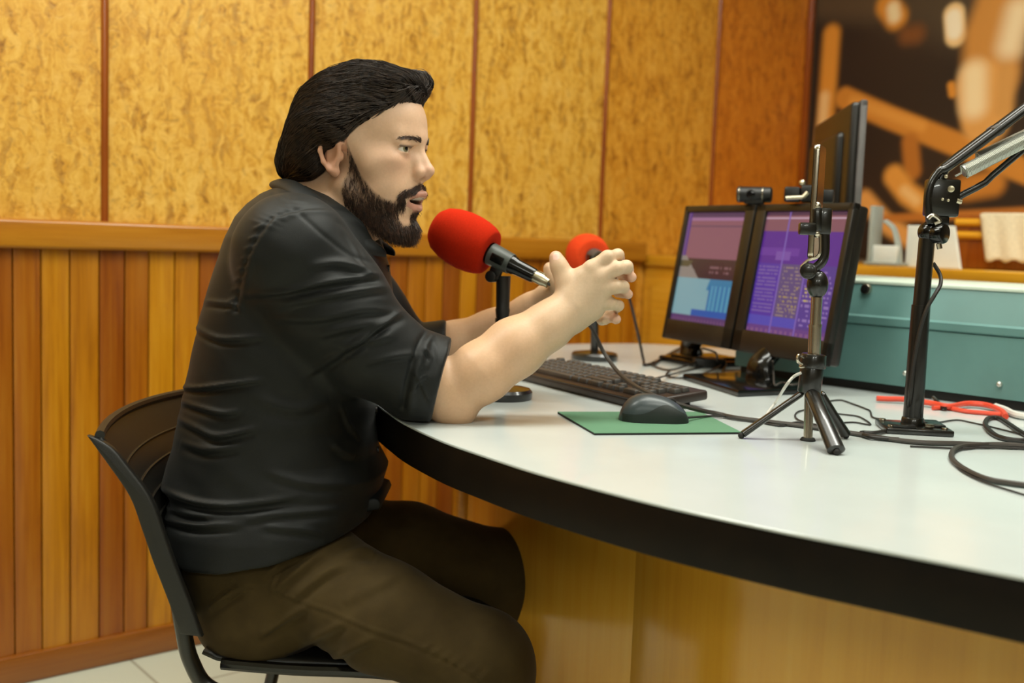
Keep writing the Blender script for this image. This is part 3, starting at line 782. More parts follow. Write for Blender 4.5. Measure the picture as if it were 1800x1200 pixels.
def scr_right(u, v):
    c = np.tile(s2l((96, 44, 150)), (len(u), 1))
    def p(m, col): c[m] = s2l(col)
    p(v < .16, (140, 88, 104)); p(v < .03, (78, 46, 80)); p((v > .045) & (v < .06), (206, 170, 190)); 
    p((v > .16) & (v < .43), (92, 36, 150)); p((v > .30) & (v < .36) & (u < .5), (110, 56, 164)); p((v > .33) & (v < .4) & (u > .22) & (u < .4), (128, 84, 176))
    p((v > .43), (88, 58, 140))
    p((v > .43) & (u < .30), (84, 48, 166)); p(txt(u, v, .02, .28, .44, .84, 13, .85, 1), (124, 96, 172))
    p((v > .43) & (v < .86) & (u > .32) & (u < .60), (96, 76, 130)); p(txt(u, v, .34, .58, .44, .86, 14, .55, 2), (150, 128, 130)); p(txt(u, v, .34, .58, .6, .82, 6, .35, 8), (176, 150, 96))
    p((v > .43) & (v < .92) & (u > .62) & (u < .98), (86, 58, 150)); p(txt(u, v, .64, .96, .46, .92, 12, .45, 5), (150, 120, 190)); p(txt(u, v, .64, .8, .6, .72, 4, .4, 9), (214, 190, 110))
    p((v > .86) & (v < .94) & (u < .6), (84, 76, 186)); p((v > .94), (106, 62, 138)); p((v > .965) & (((u*16) % 1) < .5), (136, 88, 140))
    p(np.abs(u-.31) < .008, (130, 100, 190)); p((np.abs(u-.61) < .008) & (v > .43), (130, 100, 190))
    return c
def monitor(bl, br, h_, tiltdeg, scr, label, base_c, base_w, base_d, base_dir, bzl, bzr, poly=None):
    bl = np.array(bl); br = np.array(br); ex = unit(br-bl); w_ = float(np.linalg.norm(br-bl))
    nb_ = np.array([-ex[1], ex[0], 0.0])                 # away from the viewer
    tl = math.radians(tiltdeg); ez = UP*math.cos(tl)+nb_*math.sin(tl); ey = nb_*math.cos(tl)-UP*math.sin(tl)
    f = frame(bl, ex, ey, ez)
    cen = (bl+br)/2+nb_*0.03
    t = thing('monitor', label, 'monitor', (cen[0], cen[1], 0.75))
    bz, bb = 0.016, 0.046
    mb = MB(f)
    mb.box((w_/2, 0.008, bb/2), (w_, 0.016, bb), 0.003); mb.box((w_/2, 0.008, h_-bz/2), (w_, 0.016, bz), 0.003)
    mb.box((bzl/2, 0.008, h_/2), (bzl, 0.016, h_), 0.003); mb.box((w_-bzr/2, 0.008, h_/2), (bzr, 0.016, h_), 0.003)
    finish('bezel', mb, M['bezel'], t)
    mb = MB(f); mb.box((w_/2, 0.026, h_/2), (w_-0.004, 0.028, h_-0.004), 0.006); mb.box((w_/2, 0.045, h_/2), (w_*0.7, 0.02, h_*0.7), 0.008); finish('housing', mb, M['bezel'], t)
    o0 = np.array(f @ Vector((bzl-0.001, 0.0062, h_-bz+0.001)))
    s = picture('screen', o0, ex, ez, w_-bzl-bzr+0.002, h_-bz-bb+0.002, 110, 140, scr, M['screen'], t)
    # stand
    foot = np.array(base_c); bx_ = unit(np.array([base_dir[0], base_dir[1], 0])); by_ = np.array([-bx_[1], bx_[0], 0])
    bc = foot-by_*(base_d*0.5-0.022)
    g = frame(bc, bx_, by_, UP)
    if poly is not None:
        mb = MB(); mb.prism([(p[0], p[1]) for p in poly], 0.7502, 0.7632, 0.004, 2); finish('stand_base', mb, M['blackg'], t)
    else:
        mb = MB(g); mb.prism([(-base_w/2, -base_d/2), (base_w/2, -base_d/2), (base_w/2, base_d/2), (-base_w/2, base_d/2)], 0.0, 0.013, 0.004, 2); mb.box((0, 0.0, 0.016), (base_w*0.8, base_d*0.7, 0.006), 0.002); finish('stand_base', mb, M['blackg'], t)
    top = (bl+br)/2+ey*0.045+ez*(h_*0.30)
    a0 = foot+UP*0.012
    mb = MB(); mb.tube([a0, a0+UP*0.03, (a0+top)/2+by_*0.012, top], [0.028, 0.022, 0.018, 0.016], 18, sm=6, flat=(0.8, 1.25)); finish('stand_neck', mb, M['blackg'], t)
    return t, f, w_
hb = 0.8085
PL = toB(Q(1162, 592, 2.47)); PR = toB(Q(1449, 643, 1.98)); PL[2] = PR[2] = hb
mid = PL+(PR-PL)*0.475
gapv = (PR-PL)*0.006
Wv = lambda p: W(*p)
b2c = (D(1300, 697)+D(1425, 692)+D(1200, 668)+W(0.48, 2.22, 0.75)-W(0, 0, 0))/4
bd = unit(D(1425, 692)-D(1300, 697))
m1, f1_, w1_ = monitor(Wv(PL), Wv(mid-gapv), 0.306, 9, scr_left, 'left monitor of the pair, pale cyan panel low on its lit screen', (lambda c: (c[0], c[1], 0.75))(D(1214, 634)), 0.15, 0.15, bd, 0.015, 0.032)
m2, f2_, w2_ = monitor(Wv(mid+gapv), Wv(PR), 0.306, 9, scr_right, 'right monitor of the pair, purple screen behind the phone tripod', (lambda c: (c[0], c[1], 0.75))(D(1336, 676)), 0.17, 0.16, bd, 0.030, 0.016, [D(1297, 698), D(1425, 692), D(1400, 680), D(1316, 664), D(1200, 667)])
# third monitor, side on
eA = Q(1508, 462, 2.28); eB = eA + W(0.050, 0.46, 0); h3 = 0.338
ex = unit(eB-eA); nb3 = np.array([-ex[1], ex[0], 0])      # behind its screen (to the left)
f3_ = frame(eA, ex, nb3, UP); w3 = float(np.linalg.norm(eB-eA))
tl = math.radians(-1.0)
m3 = thing('monitor', 'monitor seen edge on, standing on the teal case with its back showing', 'monitor', tuple((eA+eB)/2*np.array([1, 1, 0])+UP*0.965))
mb = MB(f3_)
mb.box((w3/2, 0.008, 0.010), (w3, 0.015, 0.020), 0.004); mb.box((w3/2, 0.008, h3-0.008), (w3, 0.015, 0.016), 0.004)
mb.box((0.008, 0.008, h3/2), (0.016, 0.015, h3), 0.004); mb.box((w3-0.008, 0.008, h3/2), (0.016, 0.015, h3), 0.004); finish('bezel', mb, M['greyp'], m3)
mb = MB(f3_); mb.box((w3/2, 0.023, h3/2), (w3-0.006, 0.022, h3-0.008), 0.009, 3); mb.box((w3*0.55, 0.034, h3*0.45), (w3*0.78, 0.03, h3*0.76), 0.014, 3); finish('housing', mb, M['bezel'], m3)
mb = MB(f3_); mb.box((w3/2, 0.004, h3/2), (w3-0.03, 0.004, h3-0.034)); finish('screen', mb, M['blackg'], m3)
st_c = np.array(f3_ @ Vector((w3*0.33, 0.05, 0))); zt = 0.75+0.2155
mb = MB(); mb.lathe([(0, zt), (0.075, zt), (0.075, zt+0.006), (0.06, zt+0.010), (0.02, zt+0.012), (0, zt+0.012)], Matrix.Translation((st_c[0], st_c[1], 0)) @ Matrix.Diagonal((1, 1, 1, 1))); mb.cyl((st_c[0], st_c[1], zt+0.01), (st_c[0], st_c[1], eA[2]+0.12), 0.016, n=18); finish('stand', mb, M['bezel'], m3)

# ------------------------------------------------------------------ webcam and clamp on top of the pair
def top_at(s, dy=0.0, dz=0.0):       # s along the pair's top edge
    f, w_ = (f1_, w1_) if s < 0.5 else (f2_, w2_)
    q = s/0.475 if s < 0.475 else (s-0.475)/0.525
    return np.array((f1_ if s < 0.475 else f2_) @ Vector((q*(w1_ if s < 0.475 else w2_), dy, 0.306+dz)))
pa = top_at(0.44, 0.010)
wfx = unit(W(1, -0.35, 0)); wfy = unit(W(0.35, 1, 0))
wc = thing('webcam', 'black webcam with round lens clipped on the left monitor top', 'webcam', tuple(pa))
wf = frame(pa+UP*0.022, wfx, wfy, UP)
mb = MB(wf); mb.tube([(-0.036, 0, 0), (-0.034, 0, 0), (0.034, 0, 0), (0.036, 0, 0)], [0.013, 0.0165, 0.0165, 0.013], 22); finish('body', mb, M['blackp'], wc)
mb = MB(wf)
for x in (-0.030, 0.018): mb.tube([(x, 0.0168*math.cos(a), 0.0168*math.sin(a)) for a in np.linspace(0, 2*math.pi, 24, endpoint=False)], 0.0012, 6, closed=True)
finish('trim_ring', mb, M['chrome'], wc)
mb = MB(wf); mb.cyl((-0.006, -0.012, 0), (-0.006, -0.0185, 0), 0.010, 0.0085, bev=0.001); finish('lens', mb, M['lens'], wc)
mb = MB(wf); mb.box((0, 0.004, -0.014), (0.04, 0.03, 0.012), 0.003); mb.box((0, 0.020, -0.035), (0.034, 0.006, 0.045), 0.002); finish('clip', mb, M['blackp'], wc)
pb = top_at(0.70, 0.012)
cp = thing('clamp_mount', 'small black screw clamp on the right monitor top', 'clamp', tuple(pb))
cf = frame(pb+UP*0.001, wfx, wfy, UP)
mb = MB(cf); mb.box((-0.018, 0.0, 0.018), (0.030, 0.03, 0.030), 0.004); mb.box((0.016, 0.004, 0.020), (0.036, 0.034, 0.034), 0.005); mb.box((0.046, 0.0, 0.016), (0.03, 0.022, 0.026), 0.004); finish('body', mb, M['blackp'], cp)
mb = MB(cf); mb.cyl((-0.028, -0.02, 0.010), (0.004, -0.022, 0.012), 0.0042, n=14); mb.cyl((0.004, -0.022, 0.012), (0.012, -0.02, 0.022), 0.0042, n=14); finish('lever', mb, M['silver'], cp)
mb = MB(cf); mb.sphere((0.0, -0.008, 0.041), 0.0065, seg=14, rings=10); finish('screw_head', mb, M['silver'], cp)

# ------------------------------------------------------------------ tripod with phone
TY = 1.53
def tq(px, py, dy=0.0): return Q(px, py, TY+dy)
tr = thing('phone_tripod', 'small chrome and black table tripod holding an upright phone', 'tripod', tuple(D(1424, 768)))
hub_t = tq(1431, 622); hub_b = tq(1422, 690)
mb = MB(); mb.cyl(hub_b, tq(1428, 645), 0.0165, 0.0165, 26, 0.002); mb.cyl(tq(1428, 646), hub_t, 0.0185, 0.0170, 26, 0.0015); hub = finish('hub', mb, M['blackm'], tr)
mb = MB(); mb.tube([tq(1412, 628, -.012), tq(1404, 624, -.02), tq(1402, 634, -.022), tq(1410, 640, -.015)], 0.0022, 8, sm=5); mb.box(tuple(tq(1411, 644, -.016)), (0.012, 0.006, 0.004), 0.001); finish('latch', mb, M['chrome'], hub)
for i, (top, foot, r_, px, py) in enumerate((((1411, 690, -0.002), None, 0.0062, 1303, 765), ((1427, 690, -0.012), None, 0.0115, 1471, 794), ((1440, 690, 0.010), None, 0.0095, 1487, 765))):
    a = tq(*top); b = D(px, py, 0.7545); d_ = unit(b-a)
    mb = MB(); mb.tube([a, a+(b-a)*0.04, a+(b-a)*0.55, a+(b-a)*0.97, b-d_*0.002], [r_*0.7, r_, r_, r_*1.1, r_*0.8], 18, flat=(0.72, 1.0)); lg = finish('leg', mb, M['blackm'], tr)
    mb = MB(); mb.sphere(tuple(D(px, py, 0.7545)), 0.0048, seg=14, rings=10); finish('foot', mb, M['rubber'], lg)
b0 = D(1420, 774)
mb = MB(); mb.cyl(b0+UP*0.004, hub_b+UP*0.004, 0.0064, n=20); finish('lower_rod', mb, M['chrome'], tr)
mb = MB(); mb.cyl(b0+UP*0.0003, b0+UP*0.0045, 0.0115, 0.009, 22, 0.001); finish('rod_foot', mb, M['rubber'], tr)
mb = MB(); mb.cyl(hub_t-UP*0.004, tq(1433, 572), 0.0088, n=22); mb.cyl(tq(1433, 572), tq(1436, 522), 0.0078, n=22); mb.cyl(tq(1433, 574), tq(1433, 570), 0.0094, n=22); finish('column', mb, M['chrome'], tr)
jc = tq(1437, 500)
mb = MB(); mb.sphere(tuple(jc), 0.018, sc=(0.84, 0.7, 1.12), rot=Matrix.Rotation(TH-math.pi/2, 4, 'Z')); mb.box(tuple(tq(1438, 502, -.0125)), (0.018, 0.003, 0.0016)); joint = finish('ball_joint', mb, M['blackm'], tr)
mb = MB(); ca = tq(1421, 476, -.010); mb.cyl(ca, tq(1421, 476, .010), 0.0118, bev=0.0015, n=24); mb.cyl(tq(1421, 476, -.0125), ca, 0.008, bev=0.001, n=20); finish('pivot', mb, M['blackm'], tr)
mb = MB(); mb.tube([tq(1421, 476), tq(1434, 470), tq(1446, 458), tq(1450, 440), tq(1450, 400), tq(1448, 382)], 0.0068, 14, sm=7, flat=(1, 0.8))
finish('arm', mb, M['blackm'], tr)
mb = MB(); mb.tube([tq(1408, 470, -.004), tq(1420, 458, -.004), tq(1436, 452, -.004), tq(1442, 440, -.004), tq(1442, 412, -.004)], 0.0024, 8, sm=6); finish('arm_edge', mb, M['chrome'], tr)
mb = MB(); mb.box(tuple(tq(1449, 389, .002)), (0.018, 0.018, 0.038), 0.004, rot=Matrix.Rotation(TH-math.pi/2, 4, 'Z')); mb.cyl(tq(1436, 406), tq(1436, 366), 0.0085, bev=0.002, n=20); mb.box(tuple(tq(1419, 402, -.006)), (0.024, 0.012, 0.0175), 0.003, rot=Matrix.Rotation(TH-math.pi/2, 4, 'Z')); finish('clamp_jaw', mb, M['blackm'], tr)
mb = MB(); mb.sphere(tuple(tq(1436, 362)), 0.0062); mb.sphere(tuple(tq(1436, 410)), 0.0062); finish('clamp_roller', mb, M['chrome'], tr)
# phone, almost edge on
pa = tq(1424.0, 455, -0.004); ph = thing('smartphone', 'dark smartphone with bright metal edge upright in the tripod clamp', 'phone', tuple(pa))
pex = unit(W(0.029, 0.070, 0)); pey = np.array([pex[1], -pex[0], 0]); pz = float(Q(1424, 252, TY)[2]-pa[2])
pf = frame(pa, pex, pey, UP)
def rrect(w_, h_, r, n=6):
    out = []
    for cx, cy, a0 in ((w_-r, r, -90), (w_-r, h_-r, 0), (r, h_-r, 90), (r, r, 180)):
        for k in range(n+1):
            a = math.radians(a0+90*k/n); out.append((cx+r*math.cos(a), cy+r*math.sin(a)))
    return out
PM = pf @ Matrix(((1, 0, 0, 0), (0, 0, 1, 0), (0, 1, 0, 0), (0, 0, 0, 1)))
mb = MB(PM); mb.prism(rrect(0.072, pz, 0.009), -0.0036, 0.0036, 0.0012, 2); finish('frame', mb, M['chrome'], ph)
mb = MB(PM); mb.prism([(x*0.985+0.0005, y*0.994+0.0005) for x, y in rrect(0.072, pz, 0.009)], 0.0034, 0.0042, 0.0003, 1); finish('screen', mb, M['blackg'], ph)
mb = MB(PM); mb.prism([(x*0.985+0.0005, y*0.994+0.0005) for x, y in rrect(0.072, pz, 0.009)], -0.0044, -0.0034, 0.0003, 1); finish('back_cover', mb, M['blackg'], ph)

# ------------------------------------------------------------------ boom arm
AY = float(toB(D(1602, 757))[1])
def aq(px, py, dy=0.0): return Q(px, py, AY+dy)
ab = D(1603, 757)
ba = thing('microphone_boom_arm', 'black sprung boom arm rising from a clamp plate on the desk', 'boom arm', tuple(ab))
rz = Matrix.Rotation(TH-math.pi/2-0.12, 4, 'Z')
mb = MB(Matrix.Translation(Vector(ab)) @ rz); mb.box((0.002, 0.0, 0.005), (0.098, 0.085, 0.009), 0.002); mb.box((-0.02, -0.028, 0.0115), (0.035, 0.02, 0.004), 0.001); mb.box((0.034, 0.01, 0.0115), (0.022, 0.055, 0.004), 0.001); plate = finish('clamp_plate', mb, M['blackm'], ba)
mb = MB(Matrix.Translation(Vector(ab)) @ rz)
for x, y in ((-0.038, -0.03), (0.04, -0.03), (0.04, 0.03), (-0.038, 0.03)): mb.cyl((x, y, 0.008), (x, y, 0.0125), 0.005, bev=0.001, n=14)
mb.cyl((0.018, -0.026, 0.01), (0.018, -0.026, 0.016), 0.0075, bev=0.001, n=6); finish('bolt', mb, M['chrome'], plate)
mb = MB(); mb.cyl(ab+UP*0.008, ab+UP*0.022, 0.018, 0.016, 26, 0.002); mb.cyl(ab+UP*0.02, aq(1619, 536), 0.0148, 0.0138, 28); finish('lower_post', mb, M['blackm'], ba)
mb = MB(); mb.tube([aq(1619, 538), aq(1625, 470), aq(1629, 425), aq(1634, 404)], [0.0122, 0.0119, 0.0119, 0.0135], 26); finish('post', mb, M['blackm'], ba)
mb = MB(); mb.sphere(tuple(aq(1633, 408)), 0.0165); mb.cyl(aq(1640, 410, -.004), aq(1662, 411, -.02), 0.0150, bev=0.003, n=26); finish('knuckle', mb, M['blackg'], ba)
mb = MB(); mb.cyl(aq(1650, 428, -.012), aq(1652, 437, -.012), 0.004, n=12); finish('set_screw', mb, M['chrome'], ba)
rB = Matrix.Rotation(TH-math.pi/2, 4, 'Z')
mb = MB(Matrix.Translation(Vector(aq(1655, 348))) @ rB); mb.box((0.000, 0, 0), (0.046, 0.030, 0.056), 0.004); mb.box((-0.004, 0, -0.034), (0.030, 0.024, 0.016), 0.004); brk = finish('bracket', mb, M['blackm'], ba)
mb = MB()
for px, py, r_ in ((1663, 310, .0028), (1672, 332, .005), (1657, 350, .0022), (1667, 352, .0022)): mb.cyl(aq(px, py, -.014), aq(px, py, -.020), r_, bev=0.0006, n=16)
mb.cyl(aq(1682, 353, -.012), aq(1691, 355, -.014), 0.005, 0.003, n=14)
finish('bolt', mb, M['silver'], brk)
mb = MB(); mb.tube([aq(1631, 384, -.014), aq(1640, 378, -.016), aq(1652, 388, -.016), aq(1642, 394, -.016)], 0.0035, 10, sm=5); finish('lever', mb, M['chrome'], brk)
# channel arm: upper rail with rolled edges, runs on past the edge of the photo
def ext(a, b, s): return np.array(a)+(np.array(b)-np.array(a))*s
A0, A1 = aq(1668, 290), ext(aq(1668, 290), aq(1800, 192), 3.2)
up_ = unit(np.cross(np.cross(unit(A1-A0), UP), unit(A1-A0)))
for dy in (-0.011, 0.011):
    mb = MB(); P0 = [aq(1637, 392, dy), aq(1632, 372, dy), aq(1631, 345, dy), aq(1638, 320, dy), aq(1652, 300, dy), A0+F0*dy, ext(A0, A1, .3)+F0*dy, A1+F0*dy]
    mb.tube(P0, 0.0062, 12, sm=6); finish('arm_rail', mb, M['blackm'], ba)
mb = MB(); mb.tube([aq(1650, 318), ext(A0, A1, -.02), ext(A0, A1, .5), A1], 0.0105, 14, flat=(0.85, 1.0)); finish('arm_channel', mb, M['blackm'], ba)
mb = MB(); c_ = ext(aq(1668, 290), aq(1800, 192), 0.62); mb.box(tuple(c_), (0.014, 0.03, 0.016), 0.003, rot=rB @ Matrix.Rotation(-0.62, 4, 'Y')); finish('arm_band', mb, M['greyp'], ba)
L0, L1 = aq(1712, 327), ext(aq(1712, 327), aq(1800, 262), 3.6)
mb = MB(); mb.tube([aq(1676, 352), aq(1694, 341), aq(1716, 330), aq(1732, 321), aq(1745, 308), ext(aq(1745, 308), aq(1800, 262), 5.5)], 0.0052, 12, flat=(1.0, 0.8)); finish('lower_rod', mb, M['blackm'], ba)
def spring(a, b, r):
    a = np.array(a); b = np.array(b); d = unit(b-a); s1 = unit(np.cross(d, F0)); s2 = np.cross(d, s1)
    L = np.linalg.norm(b-a); n = int(L/0.0021); P_ = []
    for i in range(n*10+1):
        q = i/(n*10); an = 2*math.pi*i/10
        P_.append(a+(b-a)*q+(s1*math.cos(an)+s2*math.sin(an))*r)
    mb = MB(); mb.tube(P_, 0.0011, 5)
    mb.tube([a-d*0.014, a-d*0.004, a+s1*r], 0.0016, 6)
    mb.cyl(a-d*0.001, b, r*0.75, n=14)
    return finish('spring', mb, M['spring'], ba)
spring(aq(1694, 302, -.016), ext(aq(1694, 302, -.016), aq(1800, 248, -.016), 1.9), 0.0098)
spring(aq(1720, 278, .012), ext(aq(1720, 278, .012), aq(1800, 240, .012), 2.1), 0.0092)
mb = MB(); mb.tube([aq(1640, 462, .010), aq(1652, 482, .004), aq(1653, 500, -.01), aq(1642, 520, -.018), aq(1628, 545, -.019), aq(1616, 585, -.018), aq(1606, 640, -.017), aq(1600, 695, -.017), D(1594, 735, .768), D(1575, 752, .7545), D(1540, 760, .7542), D(1514, 760, .7542), D(1530, 768, .7542), D(1580, 772, .7542)], 0.0030, 10, sm=7); finish('cable', mb, M['cabled'], ba)

# ------------------------------------------------------------------ cables lying on the desk
h = .7541
cable_on('cable', [D(1830, 788, h), D(1770, 781, h), D(1712, 782, h), D(1690, 784, h), D(1675, 792, h), D(1674, 806, h), D(1692, 822, h), D(1730, 840, h), D(1770, 848, h), D(1850, 857, h), D(2000, 866, h), D(2250, 850, h)], 0.0037, M['cable'], None, 'thick grey cable making the wide loop nearest the desk edge')
cable_on('cable', [D(2250, 770, h), D(1950, 780, h), D(1840, 774, h), D(1790, 774, h), D(1760, 769, h), D(1742, 759, h), D(1732, 745, h), D(1738, 735, h), D(1756, 735, h), D(1775, 746, h), D(1798, 761, h), D(1835, 776, h), D(1950, 790, h), D(2150, 775, h)], 0.0040, M['cabled'], None, 'black cable bent in the tight upper loop by the right edge')
cable_on('cable', [D(1600, 784, .752), D(1690, 788, .752), D(1720, 786, .752), D(1780, 788, .752), D(1840, 791, .752)], 0.0015, M['cabled'], None, 'thin wire alongside the thick straight cable')
cable_on('cable', [D(1820, 788, .752), D(1730, 787, .752), D(1690, 790, .752), D(1677, 797, .752), D(1673, 806, .752), D(1686, 824, .752), D(1720, 843, .752), D(1760, 857, .752), D(1840, 878, .752), D(2000, 900, .752), D(2250, 880, .752)], 0.0013, M['cabled'], None, 'thin wire following the outside of the wide loop')
cable_on('cable', [D(1622, 744, .752), D(1650, 742, .752), D(1682, 738, .752), D(1710, 743, .752), D(1742, 750, .752), D(1800, 764, .752), D(1850, 772, .752), D(2050, 770, .752)], 0.0014, M['cabled'], None, 'thin black wire running from the boom plate to the right')
cable_on('cable', [D(1455, 705, .752), D(1478, 703, .752), D(1500, 710, .752), D(1524, 719, .752), D(1530, 723, .752), D(1534, 733, .752), D(1552, 737, .752), D(1572, 742, .752), D(1600, 746, .752)], 0.0015, M['cabled'], None, 'thin black wire kinked between the tripod and boom arm')
cable_on('cable', [D(1450, 725, .752), D(1490, 729, .752), D(1512, 733, .752), D(1530, 746, .752), D(1500, 742, .752), D(1470, 744, .752), D(1436, 746, .752), D(1404, 738, .752), D(1398, 728, .752), D(1410, 721, .752), D(1440, 718, .752)], 0.0014, M['cabled'], None, 'thin black wire coiled under the tripod legs')
cable_on('cable', [tq(1409, 655, -0.004), tq(1395, 662), tq(1380, 680, .02), D(1365, 705, .765), D(1352, 722, .752), D(1344, 733, .752), D(1330, 737, .752)], 0.0022, M['cablew'], tr)
cable_on('cable', [D(1541, 700, .757), D(1560, 701, .757), D(1592, 702, .758), D(1640, 709, .758), D(1668, 714, .758), D(1700, 709, .758), D(1735, 712, .758), D(1760, 722, .757), D(1768, 732, .757)], 0.0050, M['cabler'], None, 'red cable snaking along the foot of the teal case')
cable_on('cable', [D(1640, 717, .754), D(1665, 717, .754), D(1700, 723, .754), D(1735, 726, .754), D(1768, 729, .754)], 0.0040, M['cabler'], None, 'second red cable lying in front of the longer red one')
cable_on('cable', [D(1750, 714, .757), D(1768, 720, .757), D(1782, 727, .757), D(1800, 731, .757), D(1840, 735, .757)], 0.0058, M['cablew'], None, 'white cable beside the red cables at the case foot')
cable_on('cable', [D(1640, 698, .768), D(1648, 706, .762), D(1655, 716, .755), D(1662, 718, .755)], 0.0034, M['blackm'], None, 'short black plug lead crossing the red cables')
# tangle behind the monitors
cable_on('cable', [D(1150, 640, .754), D(1166, 628, .754), D(1200, 610, .756), D(1240, 604, .756)], 0.0028, M['cabled'], None, 'black wire leading left from behind the left monitor')
cable_on('cable', [D(1142, 640, .7535), D(1175, 650, .7535), D(1215, 640, .76), D(1250, 628, .77), D(1268, 640, .76), D(1240, 655, .754), D(1200, 664, .7535), D(1172, 660, .7535), D(1178, 650, .7535)], 0.0022, M['cabled'], None, 'black wire tangled round the left monitor foot')
cable_on('cable', [Q(1235, 612, 2.3), Q(1258, 620, 2.25), D(1262, 636, .765), D(1276, 640, .757), D(1270, 652, .754), D(1272, 664, .754)], 0.0024, M['cabled'], None, 'black wire hanging down between the two monitor stands')
cable_on('cable', [Q(1358, 634, 2.10), Q(1360, 660, 2.10), D(1362, 676, .775), D(1375, 672, .77), D(1392, 676, .77), D(1410, 672, .77)], 0.0019, M['cable'], None, 'grey wire dropping behind the right monitor stand')
mb = MB(Matrix.Translation(Vector(D(1246, 646))) @ rB); mb.box((0, 0.0, 0.011), (0.07, 0.035, 0.022), 0.004); t = finish('power_adapter', mb, M['blackp'], None, tuple(D(1246, 646))); tag(t, 'small black power adapter among wires by the left monitor foot', 'power adapter')

# ------------------------------------------------------------------ things on the cabinet below the mural
def cq(px, py, dX): # point at world X = CX + dX
    return XW(px, py, CX+dX)
def on_cab(px, dX): p = cq(px, 440, dX); return np.array([p[0], p[1], CT])
# white leaflet holder (left)
a = on_cab(1530, 0.05); b = on_cab(1588, 0.05); c = (a+b)/2; w_ = float(np.linalg.norm(b-a))
lh = thing('leaflet_holder', 'clear acrylic leaflet holder next to the edge on monitor', 'leaflet holder', tuple(c))
hm = frame(a, unit(b-a), np.array([1.0, 0, 0]), UP)
zt_ = float(cq(1535, 362, .05)[2]-CT)
mb = MB(hm); mb.box((w_/2, 0.0, 0.006), (w_, 0.06, 0.008), 0.001); mb.box((w_*0.12, 0, zt_/2), (0.012, 0.05, zt_), 0.002); finish('back_plate', mb, M['acrylic'], lh)
mb = MB(hm); mb.tube([(w_*0.35, 0.01, zt_*0.75), (w_*0.62, 0.01, zt_*0.62), (w_*0.78, 0.01, zt_*0.35), (w_*0.85, 0.01, 0.01)], 0.011, 10, sm=5, flat=(0.5, 1.3)); finish('curved_rail', mb, M['acrylic'], lh)
mb = MB(hm); mb.box((w_*0.45, -0.005, 0.03), (w_*0.8, 0.02, 0.05), 0.003); finish('leaflet_stack', mb, M['paper'], lh)
# white card
a = on_cab(1592, 0.10); b = on_cab(1690, 0.10); w_ = float(np.linalg.norm(b-a)); zt_ = float(cq(1600, 396, .10)[2]-CT)
hm = frame(a, unit(b-a), np.array([1.0, 0, 0]), UP)
mb = MB(hm @ Matrix(((1, 0, 0, 0), (0, 0, 1, 0), (0, 1, 0, 0), (0, 0, 0, 1)))); mb.prism([(0.0, 0), (w_, 0), (w_*0.84, zt_), (0.0, zt_)], 0, 0.012, 0.002, 1)
o = finish('paper_card', mb, M['paper'], None, tuple((a+b)/2)); tag(o, 'white paper card propped behind the boom arm post', 'card')
mb = MB(hm @ Matrix(((1, 0, 0, 0), (0, 0, 1, 0), (0, 1, 0, 0), (0, 0, 0, 1)))); mb.box((w_*0.38, zt_*0.26, -0.0005), (w_*0.25, zt_*0.05, 0.002)); finish('printed_line', mb, M['cable'], o)
# wooden box with lace cloth
a = on_cab(1676, 0.24); b = on_cab(1990, 0.24); w_ = float(np.linalg.norm(b-a)); zt_ = float(cq(1740, 378, .24)[2]-CT)
hm = frame(a, unit(b-a), np.array([1.0, 0, 0]), UP)
bxw = thing('wooden_box', 'polished wooden box with pale rails partly under the lace cloth', 'box', tuple((a+b)/2))
mb = MB(hm); mb.box((w_/2, 0.12, zt_*0.5), (w_, 0.24, zt_), 0.006); finish('body', mb, M['batten'], bxw)
for zz in (0.62, 0.86):
    mb = MB(hm); mb.tube([(0.005, -0.004, zt_*zz), (w_-0.005, -0.004, zt_*zz)], 0.012, 12, flat=(0.9, 0.8)); finish('rail', mb, M['cabwood'], bxw)
p0 = cq(1728, 372, .22); q_ = float((p0-a)@unit(b-a))
rows = []
for j in range(20):
    v_ = j/19; row = []
    for i in range(40):
        u_ = i/39
        x = q_+u_*(w_-q_)*0.95-0.02*(1-v_)+0.018*v_
        if v_ < 0.35: y = 0.20-0.225*v_/0.35; z = zt_+0.004
        else: y = -0.022-0.003*math.sin(u_*40)*v_; z = zt_+0.004-(v_-0.35)/0.65*(zt_*0.86+0.004*math.sin(u_*50))
        row.append((x, y, z))
    rows.append(row)
mb = MB(hm); mb.strip(rows); lc = finish('lace_cloth', mb, M['lace'], None, tuple((a+b)/2+UP*zt_)); tag(lc, 'cream lace cloth draped over the wooden box', 'cloth')
sd = lc.modifiers.new('thick', 'SOLIDIFY'); sd.thickness = 0.002
